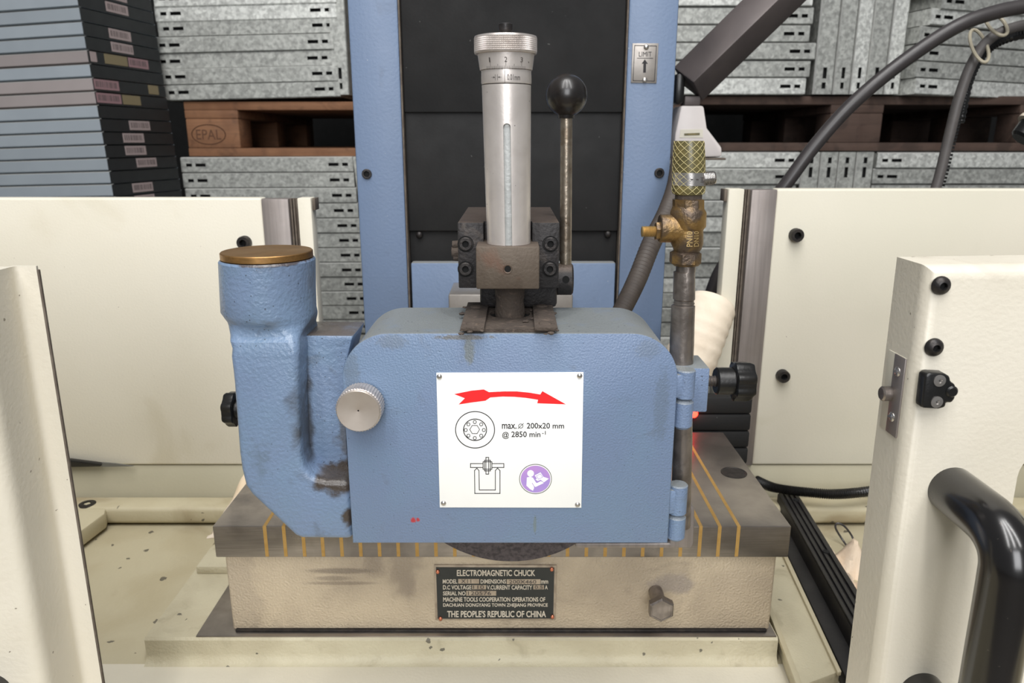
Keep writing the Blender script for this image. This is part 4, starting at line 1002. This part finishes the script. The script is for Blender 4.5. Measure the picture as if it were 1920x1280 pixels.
mb.prism([(q.x, q.z) for q in pts], YD, .498, .004, seg=4)
mb.build('casting', 'blue_cast', dc)
# web plate behind, with fillet
pts = [P(x, y, .466) for x, y in ((540, 628), (663, 629), (659, 640), (653, 665), (647, 700), (650, 830), (658, 960), (540, 960))]
mb = MB(); mb.prism([(q.x, q.z) for q in pts], .466, .505, .0015); mb.build('web', 'blue_cast', dc)
mb = MB()
pts = [(P(553, 640, .46)), (P(556, 760, .46)), (P(560, 855, .46)), (P(572, 888, .46)), (P(600, 905, .46)), (P(650, 908, .46))]
mb.tube([(q.x + .001, .4655, q.z + .001) for q in pts], .0042, 16, sub=5); mb.build('fillet', 'blue_cast', dc)
cp = thing('brass_cap', (cx, YcD, zat(497, .455)), 'round brass cap closing the top of the blue duct', 'cap')
mb = MB(); rc = r0 * .955
mb.lathe([(rc - .0012, 0), (rc, .0004), (rc, .0040), (rc - .0005, .0045), (.0005, .0045)], ((sx(419, 500) + sx(587, 500)) / 2, YcD, secs[0][0][2] + .0002), (0, 0, 1), 72); mb.build('disc', 'brass_cap', cp)
bk = thing('star_knob', P(432, 765, .492), 'black star grip knob peeking out behind the left side of the blue duct', 'knob')
star_knob(445, 424, 766, .485, .0125, bk)
mb = MB(); mb.cyl((xat(445, 766, .485), .485, zat(766, .485)), (xat(453, 766, .485), .485, zat(766, .485)), .007); mb.build('hub', 'black_plastic', bk)

# ------------------------------------------------------------------ dresser on top of the guard
dr = thing('wheel_dresser', P(952, 600, .48), 'dark steel wheel dresser block on top of the blue guard', 'dresser')
zg_ = zt_g
def gz(px, py, z_): q = PZ(px, py, z_); return (q.x, q.y, q.z)
z1 = zg_ + .0022
mb = MB()
y0_, y1_ = yz(617, z1), yz(572, z1)
xa, xb = PZ(872, 617, z1).x, PZ(1040, 617, z1).x
cxx = PZ(956, 590, z1).x; cyy = yz(588, z1)
# plate with a round hole, as two halves
def holeplate(mb, x0, x1, y0, y1, z0, z1_, cx_, cy_, r_):
    n = 32; t_ = bmesh.new()
    for zz, flip in ((z0, True), (z1_, False)):
        out = []; inn = []
        for k in range(n):
            a = 2 * PI * k / n; c_, s_ = math.cos(a), math.sin(a); sc_ = min((x1 - cx_) / c_ if c_ > 1e-6 else ((x0 - cx_) / c_ if c_ < -1e-6 else 1e9), (y1 - cy_) / s_ if s_ > 1e-6 else ((y0 - cy_) / s_ if s_ < -1e-6 else 1e9))
            out.append(t_.verts.new((cx_ + c_ * sc_, cy_ + s_ * sc_, zz))); inn.append(t_.verts.new((cx_ + c_ * r_, cy_ + s_ * r_, zz)))
        for k in range(n): t_.faces.new((out[k], out[(k + 1) % n], inn[(k + 1) % n], inn[k]))
        if flip: o0, i0 = out, inn
        else:
            for k in range(n): t_.faces.new((o0[k], o0[(k + 1) % n], out[(k + 1) % n], out[k])); t_.faces.new((i0[k], i0[(k + 1) % n], inn[(k + 1) % n], inn[k]))
    bmesh.ops.recalc_face_normals(t_, faces=t_.faces); mb.merge(t_)
holeplate(mb, xa, xb, y0_, y1_, zg_ + .0002, z1, cxx, cyy, .0135)
mb.build('slide_plate', 'grime', dr)
mb = MB(); mb.cyl((cxx, cyy, zg_ + .0001), (cxx, cyy, zg_ + .0004), .0134); mb.build('bore', 'black_hole', dr)
z2 = z1 + .0028
for (q) in (((863, 613), (908, 613), (917, 566), (877, 566)), ((1002, 612), (1046, 613), (1034, 562), (998, 566))):
    mb = MB(); mb.extr([gz(x, y, z2) for x, y in q], (0, 0, -.0027), .0006); cl_ = mb.build('gib_strip', 'grime', dr)
    for fx, fy in ((.48, .13), (.45, .8)):
        l = lerp2(q[0], q[3], fy); r_ = lerp2(q[1], q[2], fy); x, y = lerp2(l, r_, fx); c = PZ(x, y, z2)
        mb = MB(); mb.sphere((c.x, c.y, z2), .0042, scale=(1, 1, .3), seg=20); mb.build('rivet', 'grime', cl_)
YK = .478
zk1, zk0 = zat(417, YK), zat(540, YK)
xk0, xk1 = P(858, 430, YK).x, P(1049, 430, YK).x
xtb = P(952, 440, .468).x
YKb = yz(388, zk1)
mb = MB(); mb.extr([(xk0, YK, zk0), (xtb - .0155, YK, zk0), (xtb - .0155, YK + .013, zk0), (xtb + .0155, YK + .013, zk0), (xtb + .0155, YK, zk0), (xk1, YK, zk0), (xk1, YKb, zk0), (xk0, YKb, zk0)], (0, 0, zk1 - zk0), .0007)
mb.build('body_block', 'block_dark', dr)
for px, py in ((873, 457), (873, 504), (1032, 457), (1031, 504)):
    c = P(px, py, YK)
    mb = MB(); mb.lathe([(.0052, -.0002), (.0052, .0006), (.0047, .0006), (.0047, -.0002)], (c.x, YK, c.z), (0, -1, 0), 28, cap=False); mb.build('counterbore', 'black_hole', dr)
    socket_screw('cap_screw', (c.x, YK, c.z), (0, -1, 0), .0043, .0016, dr, recess=.55)
YE = .455
c0, c1 = P(892, 462, YE), P(1011, 542, YE)
mb = MB(); mb.box(c0.x, c1.x, YE, YK + .012, c1.z, c0.z, .0009); mb.build('front_block', 'block_brown', dr)
c = P(952, 504, YE); mb = MB()
mb.lathe([(.0029, -.0001), (.0027, .0006), (.0021, .0004)], (c.x, YE, c.z), (0, -1, 0), 24, cap=False); mb.build('hole_rim', 'block_brown', dr)
mb = MB(); mb.cyl((c.x, YE + .0001, c.z), (c.x, YE - .0003, c.z), .0022); mb.build('threaded_hole', 'black_hole', dr)
# lower collar and spindle
mb = MB(); mb.lathe([(.0098, 0), (.0102, .004), (.0094, .008), (.0092, .012), (.0098, .014), (.0105, .030)], (cxx, cyy, zg_ + .0005), (0, 0, 1), 40); mb.build('spindle', 'grime', dr)
mb = MB(); a0, a1 = P(900, 540, .50), P(1044, 575, .50); mb.box(a0.x, a1.x, .498, .565, zg_ + .003, zk0 + .002, .003); mb.build('under_block', 'block_dark', dr)
mb = MB(); c = P(848, 470, .505)
for q, r_ in (((851, 458), .0030), ((850, 472), .0042), ((853, 482), .0030)):
    e = P(q[0], q[1], .50); mb.cyl((xk0 + .001, .50, e.z), (e.x - .001, .50, e.z), r_, r_ * .8, seg=12)
mb.build('grease_nipple', 'grime', dr)
# fuzzy grime lumps round the plate
lump = None
for k in range(34):
    px = random.uniform(862, 1050); py = random.choice((random.uniform(612, 620), random.uniform(566, 600)))
    if 925 < px < 985: continue
    c = PZ(px, py, z2); mb = MB(); mb.sphere((c.x, c.y, zg_ + .003), random.uniform(.0006, .0014), scale=(1.8, 1.4, .7), seg=8)
    for v_ in mb.bm.verts: v_.co += Vector([random.uniform(-.0003, .0003)] * 3)
    if lump is None: lump = mb
    else:
        me_ = bpy.data.meshes.new('x'); mb.bm.to_mesh(me_); lump.bm.from_mesh(me_); mb.bm.free(); bpy.data.meshes.remove(me_)
tag(lump.build('grime_lumps', 'grime', dr), kind='stuff')

# micrometer
YMc = .4705
mc = thing('micrometer_head', P(953, 460, YMc), 'tall silver micrometer feed head with knurled cap standing on the brown block', 'micrometer')
def mr(l, r_, y): return (xat(r_, y, YMc) - xat(l, y, YMc)) / 2
xA, zA = P(953.8, 461, YMc - .0137).x, c0.z
xT = P(949.5, 160, YMc).x
def axp(z_, zt__=zat(160, YMc)): return xA + (xT - xA) * (z_ - zA) / (zt__ - zA)
def ring_loft(name, m, items, n=72, notch=None, knurl=False):
    mb = MB(); secs = []
    for hw, py in items:
        z_ = zat(py, YMc); rr_ = hw / F * (YMc / ray(950, py).y)
        secs.append([(axp(z_) + rr_ * math.cos(2 * PI * k / n), YMc + rr_ * math.sin(2 * PI * k / n), z_) for k in range(n)])
    mb.loft(secs); return mb.build(name, m, mc)
# tube with a real slot: loft faces skipped in front
n = 96; t_ = bmesh.new(); pys = [157, 200, 226, 231, 231.4, 231.8, 232.3, 233, 234, 235.2, 236.6, 238, 262, 330, 400, 461]; hw_ = lambda y: 46.2 + (40.6 - 46.2) * (y - 157) / (461 - 157)
rings = []
for y in pys:
    z_ = zat(y, YMc - .0142); rr_ = hw_(y) / F * (YMc / ray(950, y).y)
    rings.append([(axp(z_), z_, rr_)])
slotw = .0022
def pt(cx_, z_, rr_, a): return (cx_ + rr_ * math.sin(a), YMc - rr_ * math.cos(a), z_)
angs = {}
zsl = zat(238, YMc - .0142)
allr = []; zcap = zat(231.3, YMc - .0142) - zsl
for (q,) in rings:
    cx_, z_, rr_ = q; h = slotw if z_ <= zsl else (slotw * math.sqrt(max(0, 1 - ((z_ - zsl) / zcap) ** 2)) if z_ < zsl + zcap else 0)
    a0_ = max(h / rr_, .0004); row = [t_.verts.new(pt(cx_, z_, rr_, a0_ + (2 * PI - 2 * a0_) * k / (n - 1))) for k in range(n)]; allr.append((row, cx_, z_, rr_, h))
for (A, *_a), (B, *_b) in zip(allr, allr[1:]):
    for k in range(n - 1): t_.faces.new((A[k], A[k + 1], B[k + 1], B[k]))
    ha, hb = _a[3], _b[3]
    if ha == 0 and hb == 0: t_.faces.new((A[n - 1], A[0], B[0], B[n - 1]))
for (A, cx1, z1_, r1_, h1), (B, cx2, z2_, r2_, h2) in zip(allr, allr[1:]):   # slot walls
    if h2 > 0:
        for k_ in (0, n - 1):
            a_, b__ = A[k_], B[k_]
            t_.faces.new((a_, b__, t_.verts.new(b__.co + Vector((0, .0028, 0))), t_.verts.new(a_.co + Vector((0, .0028, 0)))))
mb = MB(); mb.merge(t_); mb.build('sleeve', 'micrometer', mc)
mb = MB(); za_, zb_ = zat(461, YMc - .011), zat(222, YMc - .011)
mb.cyl((axp(za_), YMc, za_), (axp(zb_), YMc, zb_), .0112, .0120, seg=64); mb.build('inner_rod', 'inner_rod', mc)
ring_loft('index_ring', 'micrometer', [(43, 133), (47, 133), (47.3, 155), (46.5, 158.5), (44, 160)])
ring_loft('thimble', 'micrometer', [(46, 132.5), (49.3, 132.2), (53.5, 101), (50, 99)])
zc0, zc1 = zat(103, YMc), zat(68, YMc); rc_ = 59.2 / F * (YMc / ray(950, 85).y)
mb = MB(); secs = []; n = 112; rows = 9
xcp = axp(zc0) - .0002
secs.append([(xcp + rc_ * .9 * math.cos(2 * PI * k / n), YMc + rc_ * .9 * math.sin(2 * PI * k / n), zc0) for k in range(n)])
for j in range(rows + 1):
    z_ = zc0 + .0003 + (zc1 - zc0 - .0006) * j / rows
    secs.append([(xcp + (rc_ + 0 - (.0004 if j in (0, rows) else 0)) * math.cos(2 * PI * k / n), YMc + (rc_ + 0 - (.0004 if j in (0, rows) else 0)) * math.sin(2 * PI * k / n), z_) for k in range(n)])
secs.append([(xcp + rc_ * .9 * math.cos(2 * PI * k / n), YMc + rc_ * .9 * math.sin(2 * PI * k / n), zc1) for k in range(n)])
mb.loft(secs); mb.bm.normal_update()
bmesh.ops.poke(mb.bm, faces=[f for f in mb.bm.faces if abs(f.normal.z) < .3 and len(f.verts) == 4], offset=-.0005); mb.build('knurled_cap', 'knurl', mc, ang=6)
mb = MB(); z_t = zat(44, YMc); mb.lathe([(.0032, 0), (.0034, (z_t - zc1) * .3), (.0043, (z_t - zc1) * .45), (.0043, z_t - zc1 - .0005), (.0038, z_t - zc1), (.0022, z_t - zc1)], (xcp, YMc, zc1), (0, 0, 1), 28); mb.build('top_screw', 'dark_bolt', mc)
# scale marks
def thim(px, py, off=.00012):
    z_ = zat(py, YMc - .0155); hwp = 53.5 + (49.3 - 53.5) * (py - 101) / 31.2; rr_ = hwp / F * (YMc / ray(950, py).y) + off
    a = (px - 951) / 53.0; return (axp(z_) + rr_ * math.sin(a), YMc - rr_ * math.cos(a), z_)
def idx(px, py):
    z_ = zat(py, YMc - .015); rr_ = 47.2 / F * (YMc / ray(950, py).y) + .00018; a = (px - 951) / 50.0
    return (axp(z_) + rr_ * math.sin(a), YMc - rr_ * math.cos(a), z_)
mb = MB()
for k in range(-13, 14):
    px = 951 + k * 3.15; L_ = 15 if k % 10 == 0 else (9.5 if k % 5 == 0 else 6)
    outline(mb, [(px, 129.5 - .2 * abs(k) * .1), (px, 129.5 - L_)], .55, thim, closed=False)
for s_, x in (('1', 919), ('2', 951), ('3', 982)): text_into(mb, s_, (x - 2.6, 107, x + 2.6, 116) if s_ != '1' else (x - 1.2, 107, x + 1.2, 116), thim, -.005)
mb.build('scale_marks', 'engraving', mc)
mb = MB(); outline(mb, [(948.5, 131.5), (948.5, 156)], .7, idx, closed=False); text_into(mb, '0.01mm', (953, 139, 979, 150), idx, .0)
for x in (929.5, 934): outline(mb, [(x, 139), (x, 150)], .6, idx, closed=False)
for x0_, x1_ in ((922, 929), (942, 935)):
    outline(mb, [(x0_, 144.5), (x1_, 144.5)], .5, idx, closed=False); fillpoly(mb, [(x1_, 144.5), (x1_ + (x0_ - x1_) * .5, 142.7), (x1_ + (x0_ - x1_) * .5, 146.3)], idx)
mb.build('index_marks', 'engraving', mc)

# lever with ball
YL = .515
lv = thing('ball_lever', P(1061, 525, YL), 'black ball lever on a steel rod beside the micrometer', 'lever')
c = P(1061.5, 523, YL); mb = MB()
mb.cyl((xk1 + .0002, YL, c.z), (P(1076, 523, YL - .01).x, YL, c.z), .0112, seg=40, bev=.0012); hub = mb.build('hub', 'block_dark', lv)
h_ = P(1061, 524, YL - .0112); mb = MB(); mb.cyl((h_.x, YL - .0105, h_.z), (h_.x, YL - .0114, h_.z), .0025, seg=20); mb.build('pin_hole', 'black_hole', hub)
cb = P(1062, 179, YL); mb = MB(); b0 = P(1060.5, 495, YL); mb.cyl(b0, P(1062, 205, YL), .0041, seg=32); mb.build('rod', 'rod_steel', lv)
rb = 38.8 / F * (YL / ray(1062, 179).y); mb = MB(); mb.sphere(cb, rb, seg=64); mb.lathe([(.0055, 0), (.0062, .004)], cb - Vector((0, 0, rb + .0008)), (0, 0, 1), 32); mb.build('ball', 'black_ball', lv)

# ------------------------------------------------------------------ front doors
def rdoor():
    Y1, Y2 = .357, .388
    t = thing('enclosure_door', (.33, Y1, .8775), 'cream steel door in the right foreground with black handle and latch', 'door')
    xf = (P(1735, 500, Y1).x + P(1662, 1270, Y1).x) / 2 - .0022; ztp = zat(492, Y1)
    # front sheet with an opening at right
    xo = xat(1896, 960, Y1); zo1 = zat(838, Y1); zo0 = zat(1262, Y1); r_ = .016
    big = .62; ro = xo + .26
    A = [(xf, .8775), (xf, ztp), (big, ztp), (big, .8775)]
    hole = arc(xo + r_, zo1 - r_, r_, 180, 90, 6) + arc(ro - r_, zo1 - r_, r_, 90, 0, 6) + arc(ro - r_, zo0 + r_, r_, 0, -90, 6) + arc(xo + r_, zo0 + r_, r_, -90, -180, 6)
    mb = MB(); tm = bmesh.new()
    # triangulated fill between outer rectangle and hole
    ov = [tm.verts.new((x, Y1, z_)) for x, z_ in A]; hv = [tm.verts.new((x, Y1, z_)) for x, z_ in hole]
    es = [tm.edges.new((ov[i], ov[(i + 1) % 4])) for i in range(4)] + [tm.edges.new((hv[i], hv[(i + 1) % len(hv)])) for i in range(len(hv))]
    bmesh.ops.triangle_fill(tm, edges=es, use_beauty=True)
    r = bmesh.ops.extrude_face_region(tm, geom=tm.faces[:])
    for v in [e for e in r['geom'] if isinstance(e, bmesh.types.BMVert)]: v.co.y += Y2 - Y1
    bmesh.ops.recalc_face_normals(tm, faces=tm.faces)
    fr = [e for e in tm.edges if all(v.co.y < Y1 + .001 for v in e.verts)]
    es = [e for e in fr if all(abs(v.co.x - xf) < 1e-6 for v in e.verts) or all(abs(v.co.z - ztp) < 1e-6 for v in e.verts)]
    bmesh.ops.bevel(tm, geom=es, offset=.0070, segments=7, affect='EDGES', profile=.5)
    mb.merge(tm); mb.build('door_sheet', 'cream_door', t)
    for px, py in ((1772, 528), (1757, 644)):
        c = P(px, py, Y1); socket_screw('button_screw', (c.x, Y1, c.z), (0, -1, 0), .0047, .0030, t, recess=.42, dome=True)
    # latch plate on the side face
    zc = zat(725, .372); za, zb = zat(655, .377), zat(800, .377)
    lt = MB(); lt.box(xf - .0006, xf + .0004, .3660, .3840, zb, za, .0002); lpz = lt.build('latch_recess', 'cream_green', t)
    lt = MB(); lt.box(xf - .0010, xf, .3655, .3765, zb, za, .0003); l1 = lt.build('strike_plate', 'strip_steel', t)
    for py in (690, 775):
        c = P(1680 if py == 690 else 1672, py, .371); mb = MB(); mb.sphere((xf - .0012, .3712, zat(py, .371)), .0027, scale=(.4, 1, 1), seg=18)
        mb.box(xf - .0026, xf - .0020, .3692, .3732, zat(py, .371) - .0004, zat(py, .371) + .0004); mb.build('plate_screw', 'steel_bright', l1)
    mb = MB(); mb.cyl((xf, .3765, zat(734, .374)), (xf - .0058, .3765, zat(734, .374)), .0040, seg=28, bev=.0008); mb.build('latch_bolt', 'pipe_steel', l1)
    # black catch
    k = MB(); Yk = Y1 - .0070
    q = [(1741, 697), (1750, 692), (1778, 694), (1788, 700), (1789, 710), (1797, 714), (1800, 726), (1796, 742), (1790, 750), (1780, 749), (1778, 758), (1765, 761), (1736, 759), (1733, 755)]
    k.extr([tuple(P(x, y, Yk)) for x, y in q], (0, .0070, 0), .0012, seg=3)
    ct = k.build('catch', 'black_plastic', t)
    for px, py in ((1767, 707), (1761, 747)):
        c = P(px, py, Yk); mb = MB(); mb.lathe([(.0030, 0), (.0030, .0005), (.0012, .0006), (.001, .0002), (.0003, .0002)], (c.x, Yk, c.z), (0, -1, 0), 24, cap=False); mb.build('catch_screw', 'steel_bright', ct)
    k = MB(); c = P(1790, 728, Yk); k.lathe([(.0022, 0), (.0030, .0006), (.0022, .0014)], (c.x, Yk - .0008 + .0012, c.z), (0, -1, 0), 24); k.build('catch_boss', 'black_plastic', ct)
    # handle
    m1 = P(1786, 912, Y1); m2 = P(1748, 1292, Y1)
    Yg = .306; rh_ = .0125
    g1 = P(1874, 1000, Yg); 
    xg = (m1.x + m2.x) / 2 + .0; xm_ = m1.x
    def hp(x, y, z_): return Vector((x, y, z_))
    zt1, zb1_ = m1.z, m2.z
    pts = [hp(m1.x, Y1 + .002, zt1), hp(m1.x, Y1 - .016, zt1), hp(m1.x, Yg + .017, zt1 - .0005), hp(m1.x, Yg + .0065, zt1 - .0045), hp(m1.x, Yg + .001, zt1 - .012), hp(m1.x, Yg, zt1 - .024),
           hp(m1.x, Yg, (zt1 + zb1_) / 2), hp(m1.x, Yg, zb1_ + .024), hp(m1.x, Yg + .001, zb1_ + .012), hp(m1.x, Yg + .0065, zb1_ + .0045), hp(m1.x, Yg + .017, zb1_ + .0005), hp(m1.x, Y1 - .016, zb1_), hp(m1.x, Y1 + .002, zb1_)]
    mb = MB(); mb.tube(pts, rh_, 40, sub=8); mb.build('door_handle', 'handle_black', t)['label'] = 'glossy black tubular door handle'
    t.rotation_euler = (0, -.0150, 0); t.location.x += .00335
    return t
rdoor()
def ldoor():
    t = thing('enclosure_door', (-.33, .37, .8775), 'cream chipped steel door edge in the left foreground', 'door')
    Y2 = .390; Y1 = .356
    xo = (P(73, 500, Y2).x + P(189, 1278, Y2).x) / 2; xi = (P(39, 500, Y2).x + P(152, 1278, Y2).x) / 2
    xf = xi; zt_ = zat(496, Y2)
    def fil(a, b, c, r_, n=7):
        a, b, c = Vector(a), Vector(b), Vector(c); p_ = b + (a - b).normalized() * r_; q_ = b + (c - b).normalized() * r_
        return [tuple(p_ * (1 - t_) ** 2 + b * 2 * t_ * (1 - t_) + q_ * t_ * t_) for t_ in [k / n for k in range(n + 1)]]
    A_, B_, C_, D_ = (xo, Y2), (xi, Y2), (xf, Y1), (-.62, Y1); th_ = .0016
    front = [A_] + fil(A_, B_, C_, .0035) + fil(B_, C_, D_, .0085) + [D_]
    back = [(xo, Y2 + th_)] + [(x - th_, y + th_) for x, y in fil(A_, B_, C_, .0035)] + [(x - th_, y + th_) for x, y in fil(B_, C_, D_, .0085)] + [(-.62, Y1 + th_)]
    mb = MB(); mb.extr([(x, y, .8775) for x, y in front + back[::-1]], (0, 0, zt_ - .8775)); mb.build('folded_sheet', 'cream_door', t)
    mb = MB(); mb.box(-.62, xi - .0006, Y1 + .001, Y2 + .0012, zt_ - .0024, zt_ - .0006); mb.build('top_cap', 'cream_door', t)
    mb = MB(); mb.box(xo - .0004, xo + .0010, Y2 + .0001, Y2 + .0018, .8775, zt_ - .002, .0003); mb.build('chipped_edge', 'rust_edge', t)
    c = P(2, 1282, Y1)
    mb = MB(); mb.lathe([(.0115, 0), (.0125, .006), (.0125, .02)], (c.x - .004, Y1, c.z - .004), (0, -1, 0), 32); mb.build('handle_end', 'handle_black', t)
    t.rotation_euler = (0, .010, 0); t.location.x -= .0027
    return t
ldoor()
